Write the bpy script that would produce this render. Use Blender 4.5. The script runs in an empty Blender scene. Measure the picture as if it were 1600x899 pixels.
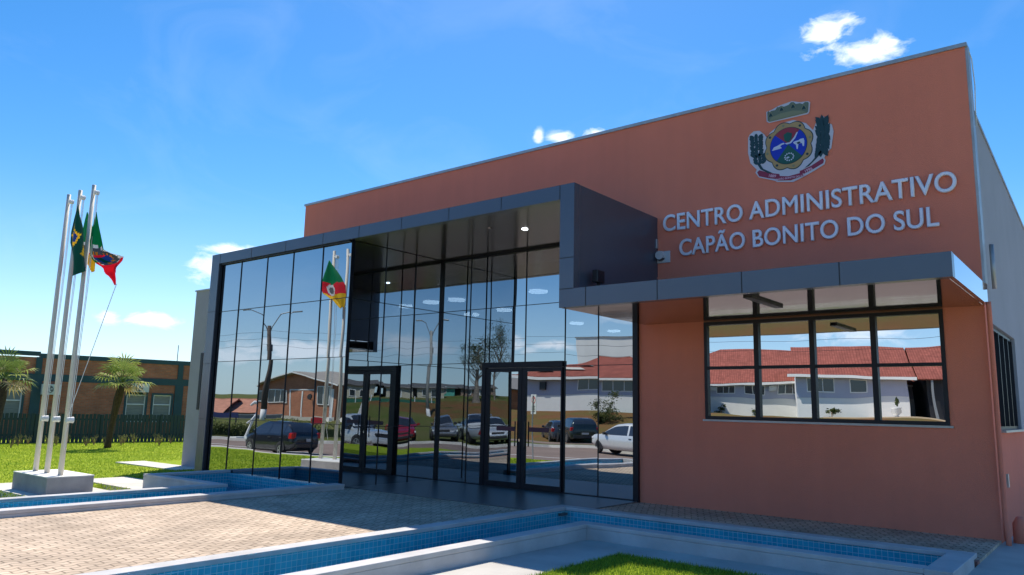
import bpy, bmesh, math, random
import numpy as np
from mathutils import Vector, Matrix
random.seed(7); rng = np.random.default_rng(7)
S = bpy.context.scene
COL = S.collection
R_ = math.radians

# ------------------------------------------------------------------ camera
cam_d = bpy.data.cameras.new('camera'); cam = bpy.data.objects.new('camera', cam_d); COL.objects.link(cam)
CR = Vector((0.77897, 0.62650, 0.02196)); YAW, PIT, ROL = 0.680733, 0.158146, 0.0222519
def cam_axes():
    cy, sy = math.cos(YAW), math.sin(YAW); cp, sp = math.cos(PIT), math.sin(PIT); cr, sr = math.cos(ROL), math.sin(ROL)
    right = Vector((cy, sy, 0)); f0 = Vector((-sy, cy, 0)); up0 = Vector((0, 0, 1))
    fwd = cp*f0 + sp*up0; up = -sp*f0 + cp*up0
    return cr*right + sr*up, -sr*right + cr*up, fwd
r_, u_, w_ = cam_axes()
cam.matrix_world = Matrix(((r_.x, u_.x, -w_.x, 0), (r_.y, u_.y, -w_.y, 0), (r_.z, u_.z, -w_.z, 1.6), (0, 0, 0, 1)))
cam_d.sensor_width = 36; cam_d.lens = 1187.93/1600*36; cam_d.clip_start = 0.05; cam_d.clip_end = 5000
S.camera = cam

# ------------------------------------------------------------------ sky and sun
SUN_DIR = Vector((-0.40, 0.54, 1.0)).normalized()
sun_el = math.asin(SUN_DIR.z); sun_az = math.atan2(SUN_DIR.x, SUN_DIR.y)
world = bpy.data.worlds.new('World'); S.world = world; world.use_nodes = True
nt = world.node_tree; nt.nodes.clear()
def wn(t, **k):
    n = nt.nodes.new(t)
    for a, b in k.items(): setattr(n, a, b)
    return n
def wl(a, b): nt.links.new(a, b)
sky = wn('ShaderNodeTexSky', sky_type='NISHITA', sun_disc=False)
sky.sun_elevation = sun_el; sky.sun_rotation = sun_az; sky.altitude = 900; sky.air_density = 1.0; sky.dust_density = 0.35; sky.ozone_density = 2.4
hsv = wn('ShaderNodeHueSaturation'); hsv.inputs['Saturation'].default_value = 1.37; hsv.inputs['Value'].default_value = 0.73; hsv.inputs['Hue'].default_value = 0.500
wl(sky.outputs[0], hsv.inputs['Color'])
tc = wn('ShaderNodeTexCoord'); sep = wn('ShaderNodeSeparateXYZ'); wl(tc.outputs['Generated'], sep.inputs[0])
def wmath(op, a, b=None, c=None, clamp=False):
    n = wn('ShaderNodeMath', operation=op); n.use_clamp = clamp
    for i, v in enumerate((a, b, c)):
        if v is None: continue
        if isinstance(v, (int, float)): n.inputs[i].default_value = v
        else: wl(v, n.inputs[i])
    return n.outputs[0]
az = wmath('ARCTAN2', sep.outputs[0], sep.outputs[1]); el = wmath('ARCSINE', sep.outputs[2])
mp = wn('ShaderNodeMapping'); mp.inputs['Scale'].default_value = (1, 1, 2.0); wl(tc.outputs['Generated'], mp.inputs[0])
noi = wn('ShaderNodeTexNoise'); noi.inputs['Scale'].default_value = 26; noi.inputs['Detail'].default_value = 8; noi.inputs['Roughness'].default_value = 0.62; noi.inputs['Distortion'].default_value = 0.5
wl(mp.outputs[0], noi.inputs['Vector'])
CLOUDS = [(-64.5,5.45,1.7,.5,.9), (-67.0,5.4,.8,.45,.7), (-60.9,9.3,1.4,1.0,.9), (-59.4,10.65,1.9,.4,.9), (-15.6,25.9,1.7,1.25,1), (-14.1,26.6,1.1,.4,.8), (-13.0,24.5,2.0,.8,.95), (-11.7,24.7,.9,.6,.8),
          (-37.2,20.3,.35,.5,.7), (-35.3,20.2,1.0,.45,.8), (-32.6,20.5,1.1,.5,.9), (-126,3.9,4.5,.75,.75), (-121.5,3.2,3.4,.6,.6), (-141.2,4.9,.95,.55,.9), (-144.1,4.6,1.4,.36,.9), (-142.4,4.3,.8,.25,.5),
          (-152,7,3,.9,.8), (-165,6,4,.9,.7), (120,6,5,1.0,.8), (133,4.5,4,.7,.6)]
cover = None
for a0, e0, ra, re, st in CLOUDS:
    dx = wmath('MULTIPLY', wmath('SUBTRACT', az, R_(a0)), 1/R_(ra)); dy = wmath('MULTIPLY', wmath('SUBTRACT', el, R_(e0)), 1/R_(re))
    d = wmath('SQRT', wmath('ADD', wmath('MULTIPLY', dx, dx), wmath('MULTIPLY', dy, dy)))
    m = wmath('SUBTRACT', 1.25, d)                                    # >0 inside
    m = wmath('ADD', m, wmath('MULTIPLY', wmath('SUBTRACT', noi.outputs['Fac'], 0.5), 3.4))
    m = wmath('MULTIPLY', m, 1.1, clamp=True); m = wmath('MULTIPLY', m, wmath('SUBTRACT', 1.9, d, clamp=True)); m = wmath('MULTIPLY', m, st*1.0)
    cover = m if cover is None else wmath('MAXIMUM', cover, m)
noi2 = wn('ShaderNodeTexNoise'); noi2.inputs['Scale'].default_value = 3.2; noi2.inputs['Detail'].default_value = 6; noi2.inputs['Roughness'].default_value = .55; noi2.inputs['Distortion'].default_value = 1.2
mp2 = wn('ShaderNodeMapping'); mp2.inputs['Scale'].default_value = (1, 1.6, 2.6); mp2.inputs['Rotation'].default_value = (.2, .1, .5); wl(tc.outputs['Generated'], mp2.inputs[0]); wl(mp2.outputs[0], noi2.inputs['Vector'])
cirrus = wmath('MULTIPLY', wmath('MULTIPLY', wmath('SUBTRACT', noi2.outputs['Fac'], .50), 3.0, clamp=True), .075)
cover = wmath('MAXIMUM', cover, cirrus)
hz = wn('ShaderNodeHueSaturation'); hz.inputs['Saturation'].default_value = .55; hz.inputs['Value'].default_value = .64; hz.inputs['Hue'].default_value = .50; wl(sky.outputs[0], hz.inputs['Color'])
hzt = wn('ShaderNodeMix', data_type='RGBA', blend_type='MULTIPLY'); hzt.inputs['Factor'].default_value = 1; wl(hz.outputs[0], hzt.inputs['A']); hzt.inputs['B'].default_value = (.74, .93, 1.12, 1)
hf = wmath('POWER', wmath('SUBTRACT', 1.0, wmath('MULTIPLY', sep.outputs[2], 3.6, clamp=True), clamp=True), 1.6)
hm = wn('ShaderNodeMix', data_type='RGBA'); wl(hf, hm.inputs['Factor']); wl(hsv.outputs[0], hm.inputs['A']); wl(hzt.outputs['Result'], hm.inputs['B'])
mixc = wn('ShaderNodeMix', data_type='RGBA'); wl(cover, mixc.inputs['Factor']); wl(hm.outputs['Result'], mixc.inputs['A']); mixc.inputs['B'].default_value = (5.6, 5.9, 6.4, 1)
bg = wn('ShaderNodeBackground'); bg.inputs['Strength'].default_value = 0.125; wl(mixc.outputs['Result'], bg.inputs['Color'])
out = wn('ShaderNodeOutputWorld'); wl(bg.outputs[0], out.inputs['Surface'])
sun_d = bpy.data.lights.new('sun', 'SUN'); sun_d.energy = 3.3; sun_d.angle = R_(0.53); sun_d.color = (1.0, 0.92, 0.79)
sun = bpy.data.objects.new('sun', sun_d); COL.objects.link(sun); sun.rotation_euler = SUN_DIR.to_track_quat('Z', 'Y').to_euler()
S.view_settings.view_transform = 'Standard'; S.view_settings.look = 'None'; S.view_settings.exposure = 0.96; S.view_settings.gamma = 1.0
S.render.engine = 'CYCLES'
S.cycles.max_bounces = 10; S.cycles.glossy_bounces = 7; S.cycles.diffuse_bounces = 3; S.cycles.transparent_max_bounces = 8

# ------------------------------------------------------------------ materials
MATS = {}
def mat(name, col, rough=0.8, metal=0.0, var=0.0, vscale=3.0, bump=0.0, bscale=20.0, spec=0.5, emit=None, col2=None, coat=0.0, detail=5, stretch=(1,1,1), streak=0.0):
    if name in MATS: return MATS[name]
    m = bpy.data.materials.new(name); m.use_nodes = True; t = m.node_tree; b = t.nodes['Principled BSDF']
    b.inputs['Base Color'].default_value = (*col, 1); b.inputs['Roughness'].default_value = rough; b.inputs['Metallic'].default_value = metal
    b.inputs['Specular IOR Level'].default_value = spec; b.inputs['Coat Weight'].default_value = coat
    if emit: b.inputs['Emission Color'].default_value = (*col, 1); b.inputs['Emission Strength'].default_value = emit
    if var or bump:
        tcn = t.nodes.new('ShaderNodeTexCoord'); mpn = t.nodes.new('ShaderNodeMapping'); mpn.inputs['Scale'].default_value = stretch
        t.links.new(tcn.outputs['Object'], mpn.inputs[0])
    if var:
        n = t.nodes.new('ShaderNodeTexNoise'); n.inputs['Scale'].default_value = vscale; n.inputs['Detail'].default_value = detail; n.inputs['Roughness'].default_value = .6
        t.links.new(mpn.outputs[0], n.inputs['Vector'])
        r = t.nodes.new('ShaderNodeValToRGB'); r.color_ramp.elements[0].position = .32; r.color_ramp.elements[1].position = .68
        c2 = col2 or tuple(min(1, c*(1+var)) for c in col); c1 = tuple(c*(1-var) for c in col) if not col2 else col
        r.color_ramp.elements[0].color = (*c1, 1); r.color_ramp.elements[1].color = (*c2, 1)
        t.links.new(n.outputs['Fac'], r.inputs[0]); t.links.new(r.outputs[0], b.inputs['Base Color'])
    if streak:
        m2 = t.nodes.new('ShaderNodeMapping'); m2.inputs['Scale'].default_value = (2.2, 2.2, .16); t.links.new(tcn.outputs['Object'], m2.inputs[0])
        n2 = t.nodes.new('ShaderNodeTexNoise'); n2.inputs['Scale'].default_value = 2.0; n2.inputs['Detail'].default_value = 6; t.links.new(m2.outputs[0], n2.inputs['Vector'])
        mr = t.nodes.new('ShaderNodeMapRange'); mr.inputs['From Min'].default_value = .35; mr.inputs['From Max'].default_value = .7; mr.inputs['To Min'].default_value = 1-streak; mr.inputs['To Max'].default_value = 1+streak*.5; t.links.new(n2.outputs['Fac'], mr.inputs[0])
        vs = t.nodes.new('ShaderNodeVectorMath'); vs.operation = 'SCALE'; t.links.new(r.outputs[0], vs.inputs[0]); t.links.new(mr.outputs[0], vs.inputs['Scale']); t.links.new(vs.outputs[0], b.inputs['Base Color'])
    if bump:
        n = t.nodes.new('ShaderNodeTexNoise'); n.inputs['Scale'].default_value = bscale; n.inputs['Detail'].default_value = 4
        t.links.new(mpn.outputs[0], n.inputs['Vector'])
        bp = t.nodes.new('ShaderNodeBump'); bp.inputs['Strength'].default_value = bump; bp.inputs['Distance'].default_value = .02
        t.links.new(n.outputs['Fac'], bp.inputs['Height']); t.links.new(bp.outputs[0], b.inputs['Normal'])
    MATS[name] = m; return m

def brick_mat(name, c1, c2, mortar, bw, rh, ms, rough=.85, offset=.5, plane='XY', rot=0, bump=.4, squash=1, warp=0.0, dirt=.25, spec=.3, smooth=.1):
    m = bpy.data.materials.new(name); m.use_nodes = True; t = m.node_tree; b = t.nodes['Principled BSDF']; b.inputs['Roughness'].default_value = rough; b.inputs['Specular IOR Level'].default_value = spec
    tcn = t.nodes.new('ShaderNodeTexCoord'); sp = t.nodes.new('ShaderNodeSeparateXYZ'); cb = t.nodes.new('ShaderNodeCombineXYZ')
    t.links.new(tcn.outputs['Object'], sp.inputs[0])
    if plane == 'XY': t.links.new(sp.outputs[0], cb.inputs[0]); t.links.new(sp.outputs[1], cb.inputs[1])
    elif plane == 'XZ': t.links.new(sp.outputs[0], cb.inputs[0]); t.links.new(sp.outputs[2], cb.inputs[1])
    elif plane == 'YZ': t.links.new(sp.outputs[1], cb.inputs[0]); t.links.new(sp.outputs[2], cb.inputs[1])
    else:  # H: horizontal run x+y, z
        ad = t.nodes.new('ShaderNodeMath'); ad.operation = 'ADD'; t.links.new(sp.outputs[0], ad.inputs[0]); t.links.new(sp.outputs[1], ad.inputs[1])
        t.links.new(ad.outputs[0], cb.inputs[0]); t.links.new(sp.outputs[2], cb.inputs[1])
    mpn = t.nodes.new('ShaderNodeMapping'); mpn.inputs['Rotation'].default_value = (0, 0, rot); t.links.new(cb.outputs[0], mpn.inputs[0])
    vec = mpn.outputs[0]
    if warp:
        w = t.nodes.new('ShaderNodeTexWave'); w.wave_type = 'BANDS'; w.bands_direction = 'X'; w.inputs['Scale'].default_value = .31/bw*1.0; w.inputs['Distortion'].default_value = 0
        t.links.new(vec, w.inputs[0]); ml = t.nodes.new('ShaderNodeMath'); ml.operation = 'MULTIPLY'; ml.inputs[1].default_value = warp; t.links.new(w.outputs['Fac'], ml.inputs[0])
        c3 = t.nodes.new('ShaderNodeCombineXYZ'); t.links.new(ml.outputs[0], c3.inputs[1]); va = t.nodes.new('ShaderNodeVectorMath'); t.links.new(vec, va.inputs[0]); t.links.new(c3.outputs[0], va.inputs[1]); vec = va.outputs[0]
    k = t.nodes.new('ShaderNodeTexBrick'); k.offset = offset; k.squash = squash
    k.inputs['Color1'].default_value = (*c1, 1); k.inputs['Color2'].default_value = (*c2, 1); k.inputs['Mortar'].default_value = (*mortar, 1)
    k.inputs['Scale'].default_value = 1; k.inputs['Brick Width'].default_value = bw; k.inputs['Row Height'].default_value = rh; k.inputs['Mortar Size'].default_value = ms; k.inputs['Mortar Smooth'].default_value = smooth
    t.links.new(vec, k.inputs['Vector'])
    n = t.nodes.new('ShaderNodeTexNoise'); n.inputs['Scale'].default_value = 1.3; n.inputs['Detail'].default_value = 7; t.links.new(tcn.outputs['Object'], n.inputs['Vector'])
    mr = t.nodes.new('ShaderNodeMapRange'); mr.inputs['From Min'].default_value = .3; mr.inputs['From Max'].default_value = .7; mr.inputs['To Min'].default_value = 1-dirt; mr.inputs['To Max'].default_value = 1+dirt*.4
    t.links.new(n.outputs['Fac'], mr.inputs[0])
    mx = t.nodes.new('ShaderNodeVectorMath'); mx.operation = 'SCALE'; t.links.new(k.outputs['Color'], mx.inputs[0]); t.links.new(mr.outputs[0], mx.inputs['Scale']); t.links.new(mx.outputs[0], b.inputs['Base Color'])
    if bump:
        bp = t.nodes.new('ShaderNodeBump'); bp.inputs['Strength'].default_value = bump; bp.inputs['Distance'].default_value = .01; bp.invert = True
        t.links.new(k.outputs['Fac'], bp.inputs['Height']); t.links.new(bp.outputs[0], b.inputs['Normal'])
    MATS[name] = m; return m

def glass_mat(name, tint, see=.12, rough=0.0, bscale=.7, bstr=.06, inner=(.25,.32,.38)):
    m = bpy.data.materials.new(name); m.use_nodes = True; t = m.node_tree; t.nodes.clear()
    o = t.nodes.new('ShaderNodeOutputMaterial'); g = t.nodes.new('ShaderNodeBsdfGlossy'); g.inputs['Color'].default_value = (*tint, 1); g.inputs['Roughness'].default_value = rough
    tr = t.nodes.new('ShaderNodeBsdfTransparent'); tr.inputs['Color'].default_value = (*inner, 1); mx = t.nodes.new('ShaderNodeAddShader') if False else t.nodes.new('ShaderNodeMixShader')
    mx.inputs[0].default_value = 1-see
    t.links.new(tr.outputs[0], mx.inputs[1]); t.links.new(g.outputs[0], mx.inputs[2]); t.links.new(mx.outputs[0], o.inputs[0])
    tcn = t.nodes.new('ShaderNodeTexCoord'); n = t.nodes.new('ShaderNodeTexNoise'); n.inputs['Scale'].default_value = bscale; n.inputs['Detail'].default_value = 1.0; n.inputs['Roughness'].default_value = .3
    t.links.new(tcn.outputs['Object'], n.inputs['Vector']); bp = t.nodes.new('ShaderNodeBump'); bp.inputs['Strength'].default_value = 1; bp.inputs['Distance'].default_value = bstr
    t.links.new(n.outputs['Fac'], bp.inputs['Height']); t.links.new(bp.outputs[0], g.inputs['Normal'])
    MATS[name] = m; return m

# ------------------------------------------------------------------ mesh helpers
class MB:
    def __init__(s): s.v = []; s.f = []; s.m = []; s.mats = []
    def mi(s, m):
        if m not in s.mats: s.mats.append(m)
        return s.mats.index(m)
    def poly(s, pts, m=None):
        i = len(s.v); s.v += [tuple(p) for p in pts]; s.f.append(tuple(range(i, i+len(pts)))); s.m.append(s.mi(m)); return s
    def box(s, x0, x1, y0, y1, z0, z1, m=None, M=None):
        if x0 > x1: x0, x1 = x1, x0
        if y0 > y1: y0, y1 = y1, y0
        if z0 > z1: z0, z1 = z1, z0
        i = len(s.v); P = [(x0,y0,z0),(x1,y0,z0),(x1,y1,z0),(x0,y1,z0),(x0,y0,z1),(x1,y0,z1),(x1,y1,z1),(x0,y1,z1)]
        if M: P = [tuple(M @ Vector(p)) for p in P]
        s.v += P; k = s.mi(m)
        for f in ((0,3,2,1),(4,5,6,7),(0,1,5,4),(1,2,6,5),(2,3,7,6),(3,0,4,7)): s.f.append(tuple(i+a for a in f)); s.m.append(k)
        return s
    def tube(s, pts, rad, n=8, m=None, cap=True):
        pts = [Vector(p) for p in pts]; rad = rad if isinstance(rad, (list, tuple)) else [rad]*len(pts); k = s.mi(m); base = len(s.v)
        for j, p in enumerate(pts):
            d = (pts[min(j+1, len(pts)-1)] - pts[max(j-1, 0)]).normalized()
            a = d.orthogonal().normalized() if j == 0 else (a - d*a.dot(d)).normalized()
            b = d.cross(a)
            for q in range(n):
                t = 2*math.pi*q/n; s.v.append(tuple(p + rad[j]*(math.cos(t)*a + math.sin(t)*b)))
        for j in range(len(pts)-1):
            for q in range(n):
                s.f.append((base+j*n+q, base+j*n+(q+1) % n, base+(j+1)*n+(q+1) % n, base+(j+1)*n+q)); s.m.append(k)
        if cap:
            s.f.append(tuple(base+q for q in reversed(range(n)))); s.m.append(k)
            s.f.append(tuple(base+(len(pts)-1)*n+q for q in range(n))); s.m.append(k)
        return s
    def prism(s, pts, h, m=None, axis='z', base=0.0, M=None):
        """pts 2D polygon extruded along axis from base to base+h"""
        n = len(pts); i = len(s.v); k = s.mi(m)
        def P(a, b, c):
            p = (a, b, c) if axis == 'z' else ((a, c, b) if axis == 'y' else (c, a, b))
            return tuple(M @ Vector(p)) if M else p
        for c in (base, base+h):
            for a, b in pts: s.v.append(P(a, b, c))
        s.f.append(tuple(range(i, i+n))); s.f.append(tuple(range(i+2*n-1, i+n-1, -1))); s.m += [k, k]
        for q in range(n): s.f.append((i+q, i+(q+1) % n, i+n+(q+1) % n, i+n+q)); s.m.append(k)
        return s
    def build(s, name, m=None, parent=None, smooth=False, fix=True, bevel=0):
        me = bpy.data.meshes.new(name); me.from_pydata(s.v, [], s.f)
        for mm in s.mats: me.materials.append(mm or m)
        if len(s.mats) > 1: me.polygons.foreach_set('material_index', s.m)
        if fix:
            b = bmesh.new(); b.from_mesh(me); bmesh.ops.recalc_face_normals(b, faces=b.faces); b.to_mesh(me); b.free()
        if smooth: me.polygons.foreach_set('use_smooth', [True]*len(me.polygons))
        o = bpy.data.objects.new(name, me); COL.objects.link(o)
        if parent: o.parent = parent
        if bevel:
            md = o.modifiers.new('bevel', 'BEVEL'); md.width = bevel; md.segments = 2; md.limit_method = 'ANGLE'
        return o
def tag(o, label=None, cat=None, group=None, kind=None):
    if label: o['label'] = label
    if cat: o['category'] = cat
    if group: o['group'] = group
    if kind: o['kind'] = kind
    return o
def thing(name, label, cat, loc=(0,0,0), rz=0, group=None):
    o = bpy.data.objects.new(name, None); COL.objects.link(o); o.location = loc; o.rotation_euler = (0, 0, rz); o.empty_display_size = .3
    return tag(o, label, cat, group)
def dup(root, loc, rz, label, group=None):
    r = root.copy(); COL.objects.link(r); r.location = loc; r.rotation_euler = (0, 0, rz); tag(r, label, None, group)
    for ch in list(root.children):
        c = ch.copy(); COL.objects.link(c); c.parent = r
        for g in ch.children:
            d = g.copy(); COL.objects.link(d); d.parent = c
    return r
def box(name, x0, x1, y0, y1, z0, z1, m, parent=None, bevel=0, M=None): return MB().box(x0,x1,y0,y1,z0,z1,M=M).build(name, m, parent, bevel=bevel)
def structure(name, mb, m): return tag(mb.build(name, m), kind='structure')

M_orange = mat('orange_render', (.78,.240,.158), .88, var=.05, vscale=.5, bump=.55, bscale=90, spec=.25, streak=.025)
M_grey = mat('grey_render', (.37,.38,.41), .85, var=.05, vscale=.8, bump=.3, bscale=140, spec=.25)
M_wing = mat('lilac_grey_render', (.34,.33,.36), .85, var=.06, vscale=1.5, bump=.3, bscale=120, spec=.25)
M_flash = mat('parapet_flashing', (.42,.42,.42), .45, metal=.6, var=.12, vscale=4)
M_acm = mat('dark_composite_panel', (.10,.115,.15), .24, metal=.35, var=.05, vscale=.6, spec=.6, bump=.04, bscale=.8)
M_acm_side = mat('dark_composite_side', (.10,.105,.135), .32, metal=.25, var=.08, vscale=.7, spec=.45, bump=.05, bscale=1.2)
M_soffit = mat('glossy_soffit', (.31,.29,.28), .06, metal=1.0, bump=.10, bscale=.9, stretch=(.6,2,1))
M_soffit2 = mat('satin_soffit', (.085,.074,.077), .16, metal=.45, bump=.06, bscale=1.0)
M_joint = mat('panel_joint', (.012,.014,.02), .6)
M_frame = mat('black_window_frame', (.007,.009,.016), .42, spec=.35)
M_glassA = glass_mat('mirror_glass', (.48,.52,.56), see=.07, bscale=.6, bstr=.0048)
M_glassW = glass_mat('window_glass', (.68,.72,.77), see=.04, bscale=.9, bstr=.0030)
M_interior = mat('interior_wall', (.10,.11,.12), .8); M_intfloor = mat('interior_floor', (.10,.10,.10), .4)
M_lamp = mat('ceiling_lamp_glow', (.85,.93,1.0), .5, emit=6.0)
M_conc = mat('concrete', (.46,.44,.41), .85, var=.16, vscale=1.2, bump=.35, bscale=60)
M_concW = mat('light_concrete', (.62,.58,.52), .85, var=.15, vscale=1.7, bump=.35, bscale=70)
M_cop = mat('coping_render', (.50,.49,.49), .75, var=.14, vscale=2.2, bump=.3, bscale=70)
M_grass = mat('lawn_grass', (.20,.30,.012), .9, var=.3, vscale=1.1, col2=(.36,.42,.03), bump=.8, bscale=90, spec=.1, detail=12)
M_earth = mat('terrain_grass', (.085,.12,.025), .95, vscale=.35, var=.3, col2=(.16,.14,.06), bump=.6, bscale=25, spec=.05, detail=10)
M_bank = mat('red_earth_bank', (.20,.085,.045), .95, vscale=.5, var=.3, col2=(.12,.11,.035), bump=.5, bscale=10, spec=.05, detail=9)
M_road = mat('road_surface', (.25,.185,.155), .9, var=.12, vscale=.7, bump=.3, bscale=50, spec=.2)
M_white = mat('white_paint', (.78,.77,.74), .7, var=.06, vscale=2)
M_kerb = mat('whitewashed_kerb', (.66,.64,.58), .8, var=.15, vscale=2)
M_black = mat('black_plastic', (.015,.015,.018), .4)
M_steel = mat('brushed_letter_metal', (.82,.80,.86), .38, metal=.25, var=.04, vscale=5)
M_chrome = mat('chrome', (.7,.7,.7), .15, metal=1)

# paving
M_pave = brick_mat('paver', (.66,.52,.395), (.53,.41,.305), (.24,.185,.135), .22, .11, .009, rough=.9, plane='XY', rot=R_(90), bump=.6, warp=.05, dirt=.3)
M_pave_red = brick_mat('red_border_paver', (.44,.20,.16), (.38,.16,.13), (.24,.185,.135), .22, .11, .007, rough=.9, plane='XY', rot=R_(90), bump=.5, dirt=.25)
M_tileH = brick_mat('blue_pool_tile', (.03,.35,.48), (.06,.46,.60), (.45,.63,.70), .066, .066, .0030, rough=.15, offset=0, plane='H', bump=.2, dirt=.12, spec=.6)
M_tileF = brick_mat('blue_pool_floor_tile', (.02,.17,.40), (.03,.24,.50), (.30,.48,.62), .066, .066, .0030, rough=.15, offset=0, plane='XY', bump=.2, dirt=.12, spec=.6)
M_brick = brick_mat('red_brick', (.56,.18,.09), (.42,.13,.065), (.32,.21,.14), .24, .075, .010, plane='H', bump=.5, dirt=.3)
M_brick2 = brick_mat('orange_brick', (.50,.19,.10), (.42,.15,.08), (.42,.26,.18), .24, .08, .010, plane='H', bump=.4, dirt=.2)
M_rooft = brick_mat('red_clay_tile', (.35,.105,.075), (.27,.08,.055), (.20,.05,.035), .22, .36, .030, plane='XY', bump=.8, dirt=.2, offset=0, smooth=.6)
M_dgreen = mat('dark_green_paint', (.018,.062,.070), .6, var=.1, vscale=2)

# ------------------------------------------------------------------ terrain
def sm(t): t = max(0., min(1., t)); return t*t*(3-2*t)
def terr(x, y):
    near = -.1 + (-.12)*sm((-10-x)/8) - .04*sm((-18-x)/10)
    if y >= .3: return -.58 + (near+.58)*sm((y-.3)/1.74)
    if y >= -1.0: return -.60
    if y > -15.2 and -60 < x < 26: return -.80
    A = -.68 + .78*sm((-x-45)/20)
    B = -.68 + 2.18*sm((-y-19)/12)
    C = -.68 + 3.75*sm(((x-y)/1.4142-29)/36)
    wa = sm((-x-46)/9); wc = sm((x+8)/14); wa *= sm((y+34)/6)
    h = B*(1-wa)+A*wa; h = h*(1-wc)+C*wc
    if y > -15.2: h = min(h, -.80)
    r = math.hypot(x, y)
    if r > 140: h += (r-140)*.012
    return h
xs = sorted(set([-900,-600,-400,-300,-220,-170,-140,-120,-105,-16.0,-10.5,-1.4,3.6]+[-95+2.5*i for i in range(75)]+[95,105,120,140,170,220,300,400,600,900]))
ys = sorted(set([-900,-600,-400,-300,-220,-170,-140,-120,-105,-1.0,-1.01,.3,.8,1.3,1.7,2.05,2.5,3.0,3.5,7.9,-15.2,-15.21]+[-95+2.5*i for i in range(75)]+[95,105,120,140,170,220,300,400,600,900]))
gm = MB(); nx = len(xs)
hidden = lambda x, y: (-16.0 < x < 3.6) and (2.05 < y < 40)
for y in ys:
    for x in xs:
        z = terr(x, y)
        if -16.0 <= x <= 3.6 and 2.05 <= y <= 40: z = -1.2
        gm.v.append((x, y, z))
for j in range(len(ys)-1):
    for i in range(nx-1):
        cx, cy = (xs[i]+xs[i+1])/2, (ys[j]+ys[j+1])/2
        k = gm.mi(M_earth)
        if cy > -1 and -60 < cx < 5: k = gm.mi(M_grass)
        if -48 < cx < -6 and -32 < cy < -21: k = gm.mi(M_bank)
        if (cx-cy)/1.4142 > 42 and (cx-cy)/1.4142 < 54 and cx > 16 and cy < -31: k = gm.mi(M_bank)
        gm.f.append((j*nx+i, j*nx+i+1, (j+1)*nx+i+1, (j+1)*nx+i)); gm.m.append(k)
structure('ground', gm, M_earth)
FARK = [(140,-4.0),(20,-4.5),(13,-6.6),(7,-11.2),(-4,-13.6),(-16,-14.3),(-28,-13.8),(-36.5,-8.8),(-44,-5.9),(-140,-5.5)]
structure('road', MB().prism([(140,-1.0)]+FARK+[(-140,-1.0)], .20, base=-.90), M_road)
structure('verge', MB().prism([(140,-15.3)]+[(x, y-.18) for x, y in FARK]+[(-140,-15.3)], .32, base=-.98), M_earth)
kb_ = MB().box(-140, 140, -1.15, -1.0, -.9, -.55)
for (xa, ya), (xb, yb) in zip(FARK, FARK[1:]): kb_.prism([(xa,ya),(xb,yb),(xb,yb-.2),(xa,ya-.2)], .36, base=-.90)
structure('kerb', kb_, M_kerb)
lines = MB()
for (x0, x1, y0, y1) in ((-27, -17.5, -5.7, -5.58), (-60, -30, -3.4, -3.3), (-15, 4, -5.6, -5.5), (8, 60, -3.3, -3.2)): lines.box(x0, x1, y0, y1, -.699, -.695)
lines.prism([(-21.3,-3.6),(-17.5,-3.9),(-17.5,-3.8),(-21.3,-3.5)], .004, base=-.699)
structure('road_marking', lines, M_white)
structure('pavement', MB().box(-140, 60, -1.0, .3, -.9, -.53), M_concW)
structure('parking_strip', MB().box(-50, -20, -23.2, -17.2, -.9, -.645), M_road)
# concrete slabs
structure('forecourt_walkway', MB().box(-5.8, -4.9, 2.3, 8.868, -.6, -.10).box(-4.9, -1.5, 8.2, 8.868, -.6, -.10).box(-1.5, 8, 8.2, 40, -.6, -.035), M_conc)
structure('lawn_path', MB().box(-18.8, -13.46, 5.7, 7.2, -.5, -.195).box(-18.8, -13.46, 7.65, 7.848, -.5, -.195).box(-18.75, -16.11, 7.848, 8.75, -.5, -.195).box(-23.5, -20.0, 10.6, 11.45, -.6, -.205), M_concW)
structure('grass_strip', MB().box(-15.99, -13.46, 7.2, 7.65, -.5, -.20).box(-15.99, -13.46, 2.3, 5.7, -.5, -.22), M_grass)
structure('grass_bed', MB().box(-4.9, 3.6, 2.3, 8.2, -.6, -.085), M_grass)
pv = MB().box(-11.9, -7.40, 2.3, 12.4, -.6, 0).box(-12.1, -11.9, 9.74, 12.4, -.6, 0).box(-7.40, -1.5, 10.50, 12.4, -.6, 0)
structure('paving', pv, M_pave)
structure('paving_border', MB().box(-7.40, -7.25, 2.3, 10.50, -.6, .001).box(-7.25, -1.5, 10.35, 10.50, -.6, .001), M_pave_red)
# near grass blades
def blades(name, n, x0, x1, y0, y1, z, h0, h1, w, mats, keep=None):
    x = rng.uniform(x0, x1, n); y = rng.uniform(y0, y1, n)
    if keep is not None: k = keep(x, y); x, y = x[k], y[k]; n = len(x)
    zz = z(x, y) if callable(z) else np.full(n, z); h = rng.uniform(h0, h1, n); a = rng.uniform(0, 2*math.pi, n)
    lx = rng.normal(0, .35, n)*h; ly = rng.normal(0, .35, n)*h
    V = np.empty((n, 3, 3)); V[:,0] = np.c_[x-np.cos(a)*w, y-np.sin(a)*w, zz]; V[:,1] = np.c_[x+np.cos(a)*w, y+np.sin(a)*w, zz]; V[:,2] = np.c_[x+lx, y+ly, zz+h]
    me = bpy.data.meshes.new(name); me.vertices.add(3*n); me.vertices.foreach_set('co', V.reshape(-1)); me.loops.add(3*n); me.loops.foreach_set('vertex_index', np.arange(3*n))
    me.polygons.add(n); me.polygons.foreach_set('loop_start', np.arange(n)*3); me.polygons.foreach_set('loop_total', np.full(n, 3))
    for m in mats: me.materials.append(m)
    me.polygons.foreach_set('material_index', rng.integers(0, len(mats), n)); me.update(); me.validate()
    o = bpy.data.objects.new(name, me); COL.objects.link(o); return tag(o, kind='stuff')
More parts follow.
